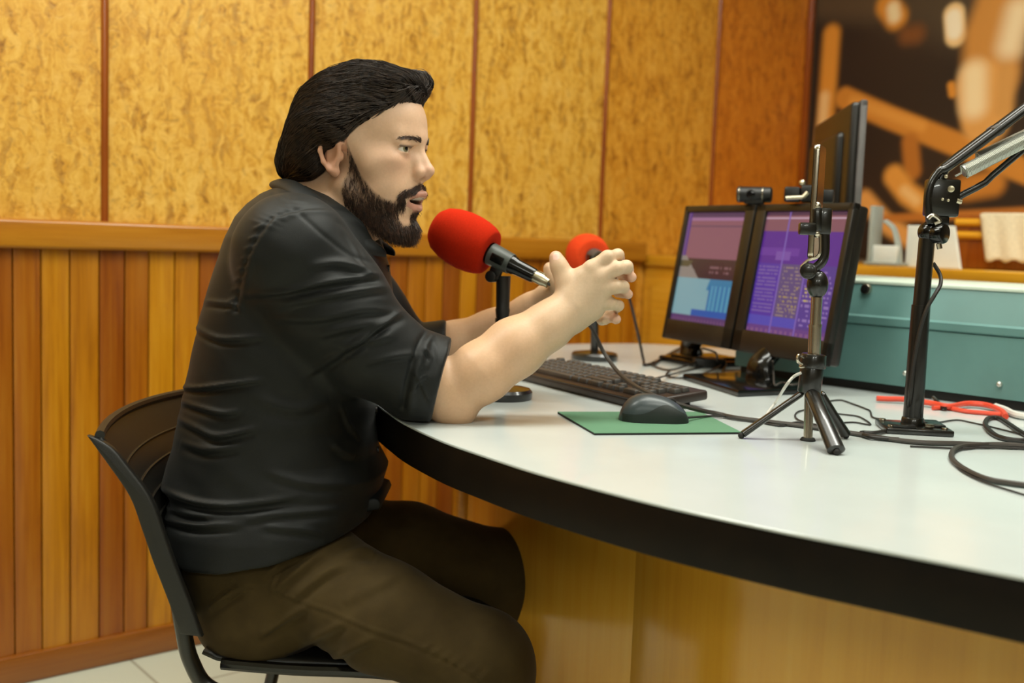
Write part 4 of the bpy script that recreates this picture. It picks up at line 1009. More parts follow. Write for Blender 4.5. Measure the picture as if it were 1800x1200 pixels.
# ------------------------------------------------------------------ the man: implicit surfaces meshed with surface nets
def smin(a, b, k):
    if k <= 0: return np.minimum(a, b)
    h = np.clip(0.5+0.5*(b-a)/k, 0, 1); return b*(1-h)+a*h-k*h*(1-h)
def smax(a, b, k): return -smin(-a, -b, k)
class SDF:
    def __init__(s): s.ops = []; s.fr = None
    def frame(s, o=None, R=None):             # R columns = local axes; local numbers are millimetres
        s.fr = None if o is None else (np.asarray(o, float), np.asarray(R, float))
    def _pt(s, p):
        p = np.asarray(p, float)
        return p if s.fr is None else s.fr[0]+s.fr[1]@(p*0.001)
    def _len(s, r): return r if s.fr is None else r*0.001
    def C(s, a, b, r1, r2=None, k=0.0, op='add', flat=None):
        a = s._pt(a); b = s._pt(b); r1 = s._len(r1); r2 = r1 if r2 is None else s._len(r2); k = s._len(k)
        if flat is not None:
            fd = np.asarray(flat[0], float); fd = fd if s.fr is None else s.fr[1]@fd
            flat = (fd/np.linalg.norm(fd), flat[1])
        ab = b-a; L2 = ab@ab+1e-12
        def f(p):
            q = p-a; t = np.clip(q@ab/L2, 0, 1); q = q-t[:, None]*ab
            if flat is not None:
                c = q@flat[0]; q = q+(c*(flat[1]-1))[:, None]*flat[0]
            return np.sqrt((q*q).sum(1))-(r1+(r2-r1)*t)
        R_ = max(r1, r2); s.ops.append((op, f, np.minimum(a, b)-R_-k, np.maximum(a, b)+R_+k, k)); return s
    def E(s, c, r, k=0.0, op='add', rot=None):
        c0 = s._pt(c); A = np.eye(3) if s.fr is None else s.fr[1]
        if rot is not None: A = A@rot
        r = np.array([s._len(x) for x in r]); k = s._len(k)
        def f(p):
            q = (p-c0)@A; k0 = np.sqrt(((q/r)**2).sum(1)); k1 = np.sqrt(((q/(r*r))**2).sum(1))+1e-9
            return k0*(k0-1)/k1
        R_ = r.max(); s.ops.append((op, f, c0-R_-k, c0+R_+k, k)); return s
    def F(s, f, lo, hi, k=0.0, op='add'):
        s.ops.append((op, f, np.asarray(lo, float), np.asarray(hi, float), k)); return s
    def chain(s, pts, k=0.0, flat=None):
        for (a, r1), (b, r2) in zip(pts, pts[1:]): s.C(a, b, r1, r2, k, flat=flat)
        return s
    def ev(s, p):
        v = np.full(len(p), 1.0)
        for op, f, lo, hi, k in s.ops:
            d = f(p)
            v = smin(v, d, k) if op == 'add' else smax(v, -d, k) if op == 'sub' else smax(v, d, k)
        return v
    def evb(s, P_, cen, rad):
        nb, m, _ = P_.shape; V = np.full((nb, m), 1.0)
        rad = rad+max(o[4] for o in s.ops)
        for op, f, lo, hi, k in s.ops:
            if op == 'cut': msk = np.ones(nb, bool)
            else: msk = np.all((cen > lo-rad) & (cen < hi+rad), axis=1)
            if not msk.any(): continue
            q = P_[msk].reshape(-1, 3); d = f(q).reshape(-1, m); v = V[msk]
            V[msk] = smin(v, d, k) if op == 'add' else smax(v, -d, k) if op == 'sub' else smax(v, d, k)
        return V
def nets(sdf, h, B=8):
    adds = [o for o in sdf.ops if o[0] == 'add']
    lo = np.min([o[2] for o in adds], 0)-3*h; hi = np.max([o[3] for o in adds], 0)+3*h
    bs = B*h; nb = np.ceil((hi-lo)/bs).astype(int)
    gi = np.stack(np.meshgrid(*[np.arange(n) for n in nb], indexing='ij'), -1).reshape(-1, 3)
    cen = lo+(gi+0.5)*bs; rad = bs*0.5*1.733
    keep = []
    for s0 in range(0, len(gi), 20000):
        c = cen[s0:s0+20000]; v = sdf.evb(c[:, None, :], c, rad*4)[:, 0]
        keep.append(np.abs(v) < rad*2.8)
    gi = gi[np.concatenate(keep)]
    n = B+2
    li = np.stack(np.meshgrid(*[np.arange(-1, B+1)]*3, indexing='ij'), -1)   # lattice points -1..B
    E_ = [((0,0,0),(1,0,0)),((0,1,0),(1,1,0)),((0,0,1),(1,0,1)),((0,1,1),(1,1,1)),((0,0,0),(0,1,0)),((1,0,0),(1,1,0)),((0,0,1),(0,1,1)),((1,0,1),(1,1,1)),((0,0,0),(0,0,1)),((1,0,0),(1,0,1)),((0,1,0),(0,1,1)),((1,1,0),(1,1,1))]
    ids, pos, quads = [], [], []
    big = np.array([1 << 40, 1 << 20, 1], dtype=np.int64)
    for s0 in range(0, len(gi), 1500):
        g = gi[s0:s0+1500]; base = g*B
        lat = base[:, None, None, None, :]+li[None]
        P_ = lo+lat*h
        V = sdf.evb(P_.reshape(len(g), -1, 3), lo+(g+0.5)*bs, rad*1.5).reshape(len(g), n, n, n)
        cnt = np.zeros((len(g), n-1, n-1, n-1)); acc = np.zeros((len(g), n-1, n-1, n-1, 3))
        for a, b in E_:
            va = V[:, a[0]:n-1+a[0], a[1]:n-1+a[1], a[2]:n-1+a[2]]; vb = V[:, b[0]:n-1+b[0], b[1]:n-1+b[1], b[2]:n-1+b[2]]
            cr = (va < 0) != (vb < 0); t = np.where(cr, va/np.where(cr, va-vb, 1), 0)
            for ax in range(3):
                acc[..., ax] += np.where(cr, a[ax]+t*(b[ax]-a[ax]), 0)
            cnt += cr
        m = cnt > 0
        cell = lat[:, :n-1, :n-1, :n-1, :]
        p = lo+(cell[m]+acc[m]/cnt[m][:, None])*h
        idc = ((cell.astype(np.int64)+8)*big).sum(-1)
        ids.append(idc[m]); pos.append(p)
        S = V < 0
        for ax in range(3):
            sl0 = [slice(1, n-1)]*3; sl1 = [slice(1, n-1)]*3; sl1[ax] = slice(2, n)
            s_a = S[(slice(None), *sl0)]; s_b = S[(slice(None), *sl1)]
            cr = s_a != s_b
            if not cr.any(): continue
            idb = idc[(slice(None), slice(1, n-1), slice(1, n-1), slice(1, n-1))]
            w = np.argwhere(cr); c0 = idb[cr]
            u1, u2 = (ax+1) % 3, (ax+2) % 3
            q = np.stack([c0, c0-big[u1], c0-big[u1]-big[u2], c0-big[u2]], -1)
            fl = s_a[cr]; q[~fl] = q[~fl][:, ::-1]
            quads.append(q)
    ids = np.concatenate(ids); pos = np.concatenate(pos); quads = np.concatenate(quads)
    uid, first = np.unique(ids, return_index=True); pos = pos[first]
    qi = np.searchsorted(uid, quads); qi = np.clip(qi, 0, len(uid)-1)
    ok = np.all(uid[qi] == quads, axis=1); qi = qi[ok]
    used = np.zeros(len(pos), bool); used[qi.ravel()] = True; mp = np.cumsum(used)-1
    return pos[used], mp[qi]
def smooth(pos, quads, it=2, lam=0.5):
    n = len(pos); e = np.concatenate([quads[:, [0, 1]], quads[:, [1, 2]], quads[:, [2, 3]], quads[:, [3, 0]]])
    deg = np.bincount(e[:, 0], minlength=n)+np.bincount(e[:, 1], minlength=n)
    for i in range(it):
        for l_ in (lam, -lam*1.02):
            acc = np.zeros_like(pos)
            for ax in range(3):
                acc[:, ax] = np.bincount(e[:, 0], pos[e[:, 1], ax], n)+np.bincount(e[:, 1], pos[e[:, 0], ax], n)
            pos = pos+l_*(acc/np.maximum(deg, 1)[:, None]-pos)
    return pos
def normals(pos, quads):
    a = pos[quads[:, 2]]-pos[quads[:, 0]]; b = pos[quads[:, 3]]-pos[quads[:, 1]]; nf = np.cross(a, b)
    out = np.zeros_like(pos)
    for k in range(4):
        for ax in range(3): out[:, ax] += np.bincount(quads[:, k], nf[:, ax], len(pos))
    return out/(np.linalg.norm(out, axis=1)[:, None]+1e-12)
RB = np.stack([R0, F0, UP], 1)              # local directions -> world
def B2W(p): return p@RB.T
def pxof(pb):                               # local points -> photo pixel (used to lay seams and folds where the photo shows them)
    d = B2W(pb)-CPOS
    z = d@CF; return 900+FPX*(d@CR)/z, 600-FPX*(d@CU)/z
def body_obj(name, pos, quads, mat, parent):
    w = B2W(pos); off = np.array(wloc(parent)) if parent is not None else np.zeros(3)
    me = mesh_np(name, w-off, quads); me.materials.append(mat)
    o = bpy.data.objects.new(name, me); link(o, parent); return o

# head frame
YAW = math.radians(20); TIP = math.radians(0)
HZ = 1.68
HO = Bq(634, 281, HZ)
fh = np.array([math.cos(YAW), -math.sin(YAW), 0]); lh_ = np.array([math.sin(YAW), math.cos(YAW), 0]); uh = np.array([0, 0, 1.0])
HR = np.stack([fh, lh_, uh], 1)
def toH(p): return (p-HO)@HR*1000.0
def fromH(q): return HO+(np.asarray(q)*0.001)@HR.T
def roty(a):
    c, s_ = math.cos(math.radians(a)), math.sin(math.radians(a)); return np.array([[c, 0, s_], [0, 1, 0], [-s_, 0, c]])
def rotz(a):
    c, s_ = math.cos(math.radians(a)), math.sin(math.radians(a)); return np.array([[c, -s_, 0], [s_, c, 0], [0, 0, 1]])
def head_ops(S, ears=True, feats=True):
    S.frame(HO, HR)
    S.E((2, 0, 48), (97, 76, 84))
    S.E((42, 0, 52), (60, 62, 58), 15)
    S.E((40, 0, -20), (57, 58, 80), 20)
    for s in (-1, 1):
        S.C((2, s*54, -42), (66, s*24, -98), 17, 15, 20)
        S.E((64, s*42, -4), (24, 18, 16), 22)
        S.E((58, s*38, -42), (26, 20, 30), 18)
        S.C((95, s*8, 31), (82, s*38, 33), 7.5, 6, 18)
        S.C((10, s*60, 30), (44, s*53, -8), 12, 12, 26)
    S.E((78, 0, -99), (17, 22, 15), 14)
    S.E((38, 0, -82), (48, 40, 30), 18)
    S.E((82, 0, -52), (24, 29, 30), 14)
    S.C((92, 0, 27), (114, 0, -13), 6.5, 8, 9)
    S.E((114.5, 0, -16), (9, 9.5, 8), 6)
    for s in (-1, 1):
        S.E((103, s*12, -20), (11, 6.5, 7.5), 5)
    S.C((112, 0, -24), (98, 0, -31), 5, 6, 6)
    for s in (-1, 1): S.C((94, s*9, 8), (104, s*9, -16), 7, 7, 9)
    if feats:
        for s in (-1, 1):
            S.E((103, s*32, 14), (13, 19, 11), 10, 'sub')
            S.E((82, s*31, 15), (13.8, 13.8, 13.8), 5)
            S.C((96, s*18, 25), (86, s*44, 24), 4, 4, 8)
            S.E((97, s*33, 13.5), (14, 18.5, 3.5), 1.0, 'sub', rotz(s*16))
            S.E((108, s*6.8, -28.5), (6, 3.6, 4), 2, 'sub')
        S.E((106, 0, -60.5), (27, 23, 5.8), 3, 'sub')
        for s in (-1, 1):
            S.C((109, 0, -50), (102, s*14, -51.5), 4.0, 3.7, 4); S.C((102, s*14, -51.5), (84, s*28, -60), 3.7, 2.4, 4)
            S.C((101, 0, -73), (95, s*13, -71), 4.6, 4.1, 4); S.C((95, s*13, -71), (83, s*27, -61.5), 4.1, 2.4, 4)
        S.C((95, -14, -56.5), (95, 14, -56.5), 3.6, 3.6, 1.0)
        S.E((104, 0, -86), (10, 20, 6), 8, 'sub')
    if ears:
        for s in (-1, 1):
            S.E((-5, s*77, 2), (17, 7, 30), 6, rot=rotz(s*22)@roty(8))
            S.E((-2, s*86, 3), (9, 4.8, 16), 4, 'sub', rotz(s*22)@roty(8))
            ring = [(9, 80, 18), (3, 83, 29), (-9, 86, 31), (-18, 88, 22), (-20, 88, 6), (-15, 86, -10), (-7, 83, -21), (3, 79, -25)]
            for a, b in zip(ring, ring[1:]): S.C((a[0], s*a[1], a[2]), (b[0], s*b[1], b[2]), 3.4, 3.4, 3)
            S.E((0, s*79, -23), (8, 4.5, 9), 4)
            S.E((9, s*77, -1), (4, 4.5, 7), 3)
    S.frame()
S = SDF(); head_ops(S)
# neck, hidden trunk and legs
neck_t = fromH((-22, 0, -50)); neck_b = Bq(556, 398, 1.69)
S.chain([(neck_t, 0.060), ((neck_t+neck_b)/2+np.array([0.004, 0, 0]), 0.060), (neck_b, 0.068)], 0.02)
S.C(fromH((15, 0, -80)), neck_b+np.array([0.02, 0, -0.01]), 0.036, 0.045, 0.03)
S.chain([(neck_b, 0.065), (np.array([-0.335, 1.68, 0.93]), 0.085), (np.array([-0.37, 1.68, 0.72]), 0.09), (np.array([-0.39, 1.68, 0.55]), 0.07)], 0.03)
SHR = Bq(515, 442, 1.50); SHL = Bq(575, 440, 1.87)
S.C(neck_b, SHR, 0.05, 0.045, 0.03); S.C(neck_b, SHL, 0.05, 0.045, 0.03)
ELR = Bq(790, 704, 1.575); ELL = Bq(742, 655, 1.90)
S.chain([(SHR, 0.048), (ELR+np.array([-0.03, 0, 0.03]), 0.042)], 0.02)
S.chain([(ELR+np.array([-0.012, 0, 0.012]), 0.036), (ELR, 0.031), (Bq(845, 655, 1.585), 0.0435), (Bq(905, 611, 1.60), 0.0425), (Bq(965, 572, 1.612), 0.0335), (Bq(1002, 541, 1.62), 0.0275)], 0.018)
S.C(ELR+np.array([-0.004, 0, 0.0]), Bq(808, 724, 1.575), 0.026, 0.022, 0.02)
S.chain([(SHL, 0.048), (ELL, 0.042)], 0.02)
S.chain([(ELL, 0.036), (Bq(795, 610, 1.905), 0.043), (Bq(868, 586, 1.895), 0.040), (Bq(935, 549, 1.875), 0.031), (Bq(970, 523, 1.85), 0.0265)], 0.018)
for s, yh, yk in ((1, 1.60, 1.475), (2, 1.76, 1.90)):
    S.chain([(np.array([-0.40, yh, 0.52]), 0.05), (np.array([-0.2, (yh+yk)/2, 0.475]), 0.04), (np.array([-0.035, yk, 0.425]), 0.045), (np.array([-0.06, yk, 0.25]), 0.045), (np.array([-0.04, yk, 0.08]), 0.035)], 0.03)
    S.chain([(np.array([-0.05, yk, 0.05]), 0.035), (np.array([0.10, yk, 0.035]), 0.03)], 0.02)
# right hand, back of the hand towards the camera
YH = 1.618
def hp(px, py, dy=0.0): return Bq(px, py, YH+dy)
wr = hp(1004, 540, 0.002)
S.C(Bq(985, 556, 1.617), wr, 0.029, 0.027, 0.012)
mcp = {'i': hp(1040, 471, -.006), 'm': hp(1054, 487, -.010), 'r': hp(1058, 508, -.008), 'p': hp(1053, 530, 0.0)}
for k_, (ox, oy) in {'i': (-6, -14), 'm': (-2, -4), 'r': (2, 8), 'p': (4, 18)}.items():
    S.C(hp(1004+ox, 540+oy, 0.0), mcp[k_], 0.0135, 0.0115, 0.016)
S.E(hp(1032, 512, 0.004), (0.030, 0.014, 0.030), 0.018)
S.C(hp(1012, 562, 0.008), hp(1044, 545, 0.008), 0.017, 0.014, 0.014)
S.C(hp(1006, 515, 0.004), hp(1020, 488, 0.004), 0.017, 0.012, 0.016)
def finger(pts, k=0.004): S.chain(pts, k)
finger([(mcp['i'], 0.0112), (hp(1068, 452, -.006), 0.0098), (hp(1086, 448, .012), 0.0086), (hp(1090, 453, .030), 0.0074)], 0.006)
finger([(mcp['m'], 0.0112), (hp(1084, 472, -.012), 0.0100), (hp(1101, 469, .000), 0.0094), (hp(1103, 474, .022), 0.0082), (hp(1096, 480, .038), 0.007)], 0.006)
finger([(mcp['r'], 0.0108), (hp(1082, 504, -.012), 0.0096), (hp(1095, 504, .000), 0.0088), (hp(1095, 510, .022), 0.0078), (hp(1086, 515, .036), 0.007)], 0.006)
finger([(mcp['p'], 0.0100), (hp(1074, 534, -.004), 0.0085), (hp(1087, 537, .006), 0.0076), (hp(1086, 541, .024), 0.0068)], 0.006)
# right thumb, standing up
finger([(hp(1008, 524, .004), 0.0155), (hp(993, 492, .006), 0.0132), (hp(983, 468, .008), 0.0112), (hp(977, 452, .010), 0.0098)], 0.012)
# left hand behind, finger tips come through
YL = 1.69
def lp(px, py, dy=0.0): return Bq(px, py, YL+dy)
S.C(Bq(970, 523, 1.85), lp(990, 510, 0.115), 0.0265, 0.024, 0.012)
lm = [lp(1042, 470, 0), lp(1050, 488, 0.004), lp(1050, 508, 0.004), lp(1042, 528, 0.002)]
for k_, q_ in enumerate(lm): S.C(lp(990+k_*3, 498+k_*9, 0.105), q_, 0.0135, 0.0112, 0.014)
finger([(lm[0], 0.0105), (lp(1074, 470, -.012), 0.0092), (lp(1098, 484, -.040), 0.0084), (lp(1110, 487, -.062), 0.0078)], 0.005)
finger([(lm[1], 0.0105), (lp(1076, 495, -.012), 0.0092), (lp(1096, 513, -.042), 0.0080), (lp(1104, 517, -.064), 0.0074)], 0.005)
finger([(lm[2], 0.0100), (lp(1066, 530, -.010), 0.0088), (lp(1075, 556, -.040), 0.0080), (lp(1083, 561, -.058), 0.0076)], 0.005)
finger([(lm[3], 0.0090), (lp(1052, 545, -.012), 0.0080), (lp(1058, 562, -.036), 0.0076), (lp(1064, 563, -.05), 0.007)], 0.005)
finger([(lp(994, 512, .09), 0.0145), (lp(980, 492, .10), 0.0125), (lp(970, 480, .105), 0.0105), (lp(966, 471, .105), 0.0095)], 0.012)
pos, quads = nets(S, 0.0020)
pos = smooth(pos, quads, 1, 0.5)
# nudge the face region to the exact surface is not needed: the nets vertices already interpolate
q = toH(pos); x, y, z = q[:, 0], q[:, 1], q[:, 2]; ay = np.abs(y)
tint = np.tile(s2l((206, 166, 130)), (len(pos), 1))
def blend(c, f):
    global tint
    f = np.clip(f, 0, 1)[:, None]; tint = tint*(1-f)+s2l(c)[None]*f
isH = (np.abs(x) < 140) & (ay < 110) & (z > -135) & (z < 150)
isHd = isH.astype(float)
hand = np.clip((pos[:, 0]-0.0)/0.10, 0, 1)*(pos[:, 2] > 0.78)
blend((208, 182, 152), hand*0.8)
blend((220, 180, 148), isHd)  # head skin painted lighter to offset weak light on the face
def gs(a, b): return np.exp(-((a)/b)**2)
blend((214, 150, 126), isHd*gs(z+8, 20)*gs(ay-42, 18)*gs(x-66, 28)*0.5)               # cheeks
blend((206, 132, 110), isHd*gs(z+17, 12)*gs(x-112, 12)*gs(ay, 16)*0.5)               # nose tip
blend((200, 130, 100), isHd*(ay > 72)*(x < 18)*(x > -28)*(z > -34)*0.5)                                   # ears
lipm = ((np.abs((z+49.5)+np.maximum(ay-12, 0)*0.60) < 5.2) & (ay < 24) & (x > 88)) | ((np.abs((z+72.0)-np.maximum(ay-10, 0)*0.62) < 6.2) & (ay < 24) & (x > 87))
blend((190, 126, 110), isHd*lipm*0.75)
inm = isHd*(np.abs(z+60+0*ay) < 6.5)*(ay < 20)*(x < 103)*(x > 70)*gs(ay, 22)
blend((60, 24, 20), inm*(~lipm))
tm = isHd*(np.abs(z+56.5) < 3.4)*(ay < 14)*(x > 90)*(x < 102); blend((222, 214, 200), tm*0.9)
lid = isHd*(gs(z-17.8, 1.9)*(ay > 18)*(ay < 46)*(x > 80)*(x < 105)); blend((60, 40, 32), lid*0.9)
blend((178, 128, 104), isHd*gs(z-3, 5)*gs(ay-28, 14)*(x > 70)*0.5)                    # under the eyes
# beard mask in head coordinates
def pl(xx, pts): pts = np.array(pts, float); return np.interp(xx, pts[:, 0], pts[:, 1])
def beard_mask(q):
    x, y, z = q[:, 0], q[:, 1], q[:, 2]; ay = np.abs(y)
    top = pl(x, [(0, 36), (16, 32), (23, 6), (34, -24), (48, -40), (62, -54), (74, -60), (90, -62), (120, -62)])
    bot = pl(x, [(-14, -44), (-4, -60), (14, -80), (34, -97), (60, -126), (120, -140)])
    left = pl(z, [(-110, 30), (-92, 20), (-70, 6), (-50, 4), (-30, 9), (0, 15), (30, 16)])
    b = np.clip((top-z)/6, 0, 1)*np.clip((z-bot)/6, 0, 1)*np.clip((x-left)/5, 0, 1)
    # bare patch below the mouth corner and the lips
    lip = (z > -80) & (z < -42) & (ay < 25) & (x > 80)
    patch = np.exp(-((z+84)/12)**2-((ay-20)/9)**2)*(x > 74)
    soul = np.exp(-((z+84)/8)**2)*(ay < 9)
    b = b*(1-lip*1.0)*(1-np.clip(patch*2.2, 0, 1))
    b = np.maximum(b, soul*(x > 84))
    must = np.clip((z-(-46-0.42*np.maximum(ay-8, 0)))/2, 0, 1)*np.clip(((-33-0.50*np.maximum(ay-7, 0)-z))/3, 0, 1)*(ay < 34)*(x > 72)
    corner = np.exp(-((ay-32)/4)**2)*np.clip((-48-z)/4, 0, 1)*np.clip((z+70)/6, 0, 1)*(x > 66)
    return np.clip(np.maximum(np.maximum(b, must), corner), 0, 1)
bmk = beard_mask(q)*isHd*(z > -140)
blend((76, 52, 40), bmk*0.65)
scalp = isHd*(z > 20)*np.clip((pl(z, [(0, -20), (31, 10), (49, 22), (80, 66), (102, 84), (125, 90)])-x)/4, 0, 1)
blend((40, 28, 20), scalp*0.9)
# finger nails and creases are small: warm the finger tips
tips = [hp(1090, 453, .03), lp(1110, 487, -.062), lp(1104, 517, -.064), lp(1083, 561, -.058), hp(977, 450, .01)]
for tpt in tips: blend((226, 158, 140), np.exp(-(np.linalg.norm(pos-tpt, axis=1)/0.011)**2)*0.6)
tn = np.linalg.norm((pos-hp(977, 447, -.001))/np.array([0.0065, 0.004, 0.0085]), axis=1); blend((232, 192, 178), (tn < 1)*0.8)
me_loc = np.array([-0.30, 1.68, 0.0])
w = B2W(pos)-B2W(me_loc)
me = mesh_np('person', w, quads); me.materials.append(M['skin']); setcol(me, 'tint', tint)
man = bpy.data.objects.new('person', me); link(man); man.location = Vector(B2W(me_loc))
tag(man, 'bearded man in black shirt sitting at the desk with clasped hands, talking', 'person')

# eyes
for s in (-1, 1):
    c = fromH((82, s*31, 15)); g = unit(HR@np.array([0.93, -0.32 if s < 0 else -0.2, 0.0]))
    n1, n2 = 48, 32
    th_, ph_ = np.meshgrid(np.linspace(0, 2*np.pi, n1, endpoint=False), np.linspace(0, np.pi, n2), indexing='xy')
    a1 = unit(np.cross(g, [0, 0, 1])); a2 = np.cross(a1, g)
    d = np.cos(ph_)[..., None]*g+np.sin(ph_)[..., None]*(np.cos(th_)[..., None]*a1+np.sin(th_)[..., None]*a2)
    r = 0.0126+0.0011*np.exp(-(ph_/0.42)**2)
    pts_ = (c+d*r[..., None]).reshape(-1, 3)
    idx = np.arange(n1*n2).reshape(n2, n1); nx = np.roll(idx, -1, 1)
    qd = np.stack([idx[:-1], idx[1:], nx[1:], nx[:-1]], -1).reshape(-1, 4)
    ang = ph_.ravel(); colr = np.tile(s2l((226, 216, 204)), (len(ang), 1))
    colr[ang < 0.50] = s2l((60, 52, 36)); colr[ang < 0.46] = s2l((122, 112, 76)); colr[ang < 0.21] = s2l((10, 9, 8))
    o = body_obj('eye', pts_, qd, M['eye'], man); setcol(o.data, 'tint', colr)

# ------------------------------------------------------------------ strands
def strand_mesh(name, paths, r0, mat, parent, ns=3, taper=None):
    """paths: (N, K, 3) in local directions"""
    N, K, _ = paths.shape
    tg = np.gradient(paths, axis=1); tg /= np.linalg.norm(tg, axis=2, keepdims=True)+1e-12
    ref = np.array([0.1, 1.0, 0.05]); s1 = np.cross(tg, ref); s1 /= np.linalg.norm(s1, axis=2, keepdims=True)+1e-9; s2 = np.cross(tg, s1)
    tp = np.linspace(0, 1, K) if taper is None else taper
    rad_ = (r0 if np.ndim(r0) else np.full(N, r0))[:, None]*np.clip(1.15-tp**2.2, 0.08, 1)[None]
    V = np.stack([paths+(s1*math.cos(2*math.pi*k/ns)+s2*math.sin(2*math.pi*k/ns))*rad_[..., None] for k in range(ns)], 2)   # N,K,ns,3
    idx = np.arange(N*K*ns).reshape(N, K, ns); nx = np.roll(idx, -1, 2)
    qd = np.stack([idx[:, :-1], nx[:, :-1], nx[:, 1:], idx[:, 1:]], -1).reshape(-1, 4)
    return body_obj(name, V.reshape(-1, 3), qd, mat, parent)
# hair volume
Hh = SDF(); Hh.frame(HO, HR)
Hh.E((-4, 0, 54), (110, 90, 90))
Hh.E((-60, 0, 10), (64, 82, 62), 20)
Hh.E((-88, 0, -8), (44, 68, 38), 16)
for s in (-1, 1): Hh.E((-22, s*74, 40), (58, 24, 30), 16); Hh.E((-52, s*66, 4), (34, 26, 34), 16)
Hh.E((40, -6, 108), (66, 62, 34), 18, rot=roty(12))
Hh.C((84, 30, 116), (80, -40, 104), 20, 18, 14)
Hh.frame()
def hairline(z, ay):
    h_ = pl(z, [(-60, -58), (-40, -46), (-24, -30), (-12, -24), (2, -18), (9, 2), (14, 10), (20, 14), (31, 21), (44, 34), (58, 56), (74, 79), (94, 97), (108, 108), (122, 124)])
    return h_+np.clip(40-ay, 0, 40)*0.25*(z > 60)
def cutf(p):
    q = toH(p); return (q[:, 0]-hairline(q[:, 2], np.abs(q[:, 1])))*0.00075
Hh.F(cutf, (-9, -9, -9), (9, 9, 9), 0.018, 'cut')
def cutn(p):
    q = toH(p); return (-38-0.10*(q[:, 0]+90)-q[:, 2])*0.001
Hh.F(cutn, (-9, -9, -9), (9, 9, 9), 0.012, 'cut')
hpz, hq = nets(Hh, 0.0030); hpz = smooth(hpz, hq, 2, 0.5)
hn = normals(hpz, hq)
qq = toH(hpz)
wave = np.sin(qq[:, 2]*0.22+qq[:, 0]*0.05+np.sin(qq[:, 0]*0.05)*2.0+qq[:, 1]*0.10)*0.0011+np.sin(qq[:, 2]*0.55+qq[:, 0]*0.10+qq[:, 1]*0.3)*0.0007
hpz = hpz+hn*wave[:, None]
hair = body_obj('hair', hpz, hq, M['hairbase'], man)
def flow(q, kind):
    """combing direction in head millimetres"""
    x, y, z = q[:, 0], q[:, 1], q[:, 2]
    d = np.stack([np.full(len(q), -1.0), 0.10*np.sign(y)*np.ones(len(q)), np.zeros(len(q))], 1)
    top = np.clip((x-10)/80, 0, 1)*np.clip((z-70)/40, 0, 1)
    d[:, 2] += 0.35*top
    d[:, 2] -= 0.55*np.clip((60-x)/120, 0, 1)*np.clip((110-z)/90, 0, 1)+0.15
    d[:, 2] -= 0.9*np.clip((-70-x)/30, 0, 1)
    d[:, 2] += 0.10*np.sin(x*0.07+y*0.05)
    return d
def grad(S_, p, e=0.0008):
    g = np.stack([S_.ev(p+np.eye(3)[k]*e)-S_.ev(p-np.eye(3)[k]*e) for k in range(3)], 1); return g/(np.linalg.norm(g, axis=1)[:, None]+1e-9)
N = 15000
sel = nprng.integers(0, len(hpz), N*2); p = hpz[sel]
w_ok = toH(p)[:, 2] > -40; p = p[w_ok][:N]; N = len(p)
ln = nprng.uniform(0.5, 1.0, N)
lift = nprng.gamma(1.4, 0.0006, N)
clump = np.sin(toH(p)[:, 1]*0.35+toH(p)[:, 2]*0.25)*0.5+nprng.normal(0, 0.05, N)
path = [p]
K = 14
for k in range(K-1):
    q_ = toH(p); d = flow(q_, 0); d[:, 2] += clump*0.35
    d = d@HR.T
    g = grad(Hh, p); d = d-(d*g).sum(1)[:, None]*g; d /= np.linalg.norm(d, axis=1)[:, None]+1e-9
    p = p+d*(0.0052*ln)[:, None]
    v_ = Hh.ev(p); p = p-g*np.clip(v_-lift*math.sin(math.pi*min(1, k/(K-2))), -0.004, 0.004)[:, None]
    path.append(p)
paths = np.stack(path, 1)
strand_mesh('hair_strands', paths, nprng.uniform(0.00028, 0.00062, N), M['hair'], hair)
# fringe strands hanging a little over the hairline at the temple and front
# ---- beard and moustache strands grown off the skin
hs = isH & (z > -135)
dens = np.where(hs, bmk, 0)*np.clip(0.26+0.7*np.clip((-30-z)/55, 0, 1)+0.3*(x > 70), 0, 1)
cand = np.where((bmk > 0.35) & hs & (nprng.uniform(0, 1, len(pos)) < dens))[0]
mz = toH(pos[cand]); mm_ = (mz[:, 2] > -62) & (mz[:, 0] > 70)
cand = np.concatenate([cand]+[cand[mm_]]*3)
nrm = normals(pos, quads)
N = 7000
sel = cand[nprng.integers(0, len(cand), N)]
p = pos[sel]+nprng.normal(0, 0.0008, (N, 3)); n_ = nrm[sel]; qx = toH(p)
chin = np.clip((-70-qx[:, 2])/30, 0, 1)
side = np.clip((40-qx[:, 0])/40, 0, 1)
mus = (qx[:, 2] > -58) & (qx[:, 0] > 70)
dirv = np.stack([0.10+0.5*chin*0.6-0.1*side, np.zeros(N), -np.ones(N)], 1)
dirv[:, 1] = np.where(mus, np.sign(qx[:, 1])*0.9, 0); dirv[mus, 2] = -0.75; dirv[mus, 0] = -0.3
dirv += nprng.normal(0, 0.18, (N, 3)); dirv = dirv@HR.T
dirv = dirv-(dirv*n_).sum(1)[:, None]*n_*0.9; dirv /= np.linalg.norm(dirv, axis=1)[:, None]
L = np.where(mus, 0.009, 0.009+0.008*chin+0.002*(1-side))*nprng.uniform(0.6, 1.15, N)
lf = np.where(mus, 0.25, 0.22+0.40*chin)
K = 6
ts = np.linspace(0, 1, K)
paths = p[:, None, :]+dirv[:, None, :]*(L[:, None]*ts[None])[..., None]+n_[:, None, :]*((L*lf)[:, None]*(ts*(1-0.35*ts))[None])[..., None]
paths[:, :, 2] -= (0.0016*ts**2)[None]
paths += nprng.normal(0, 0.0003, paths.shape)
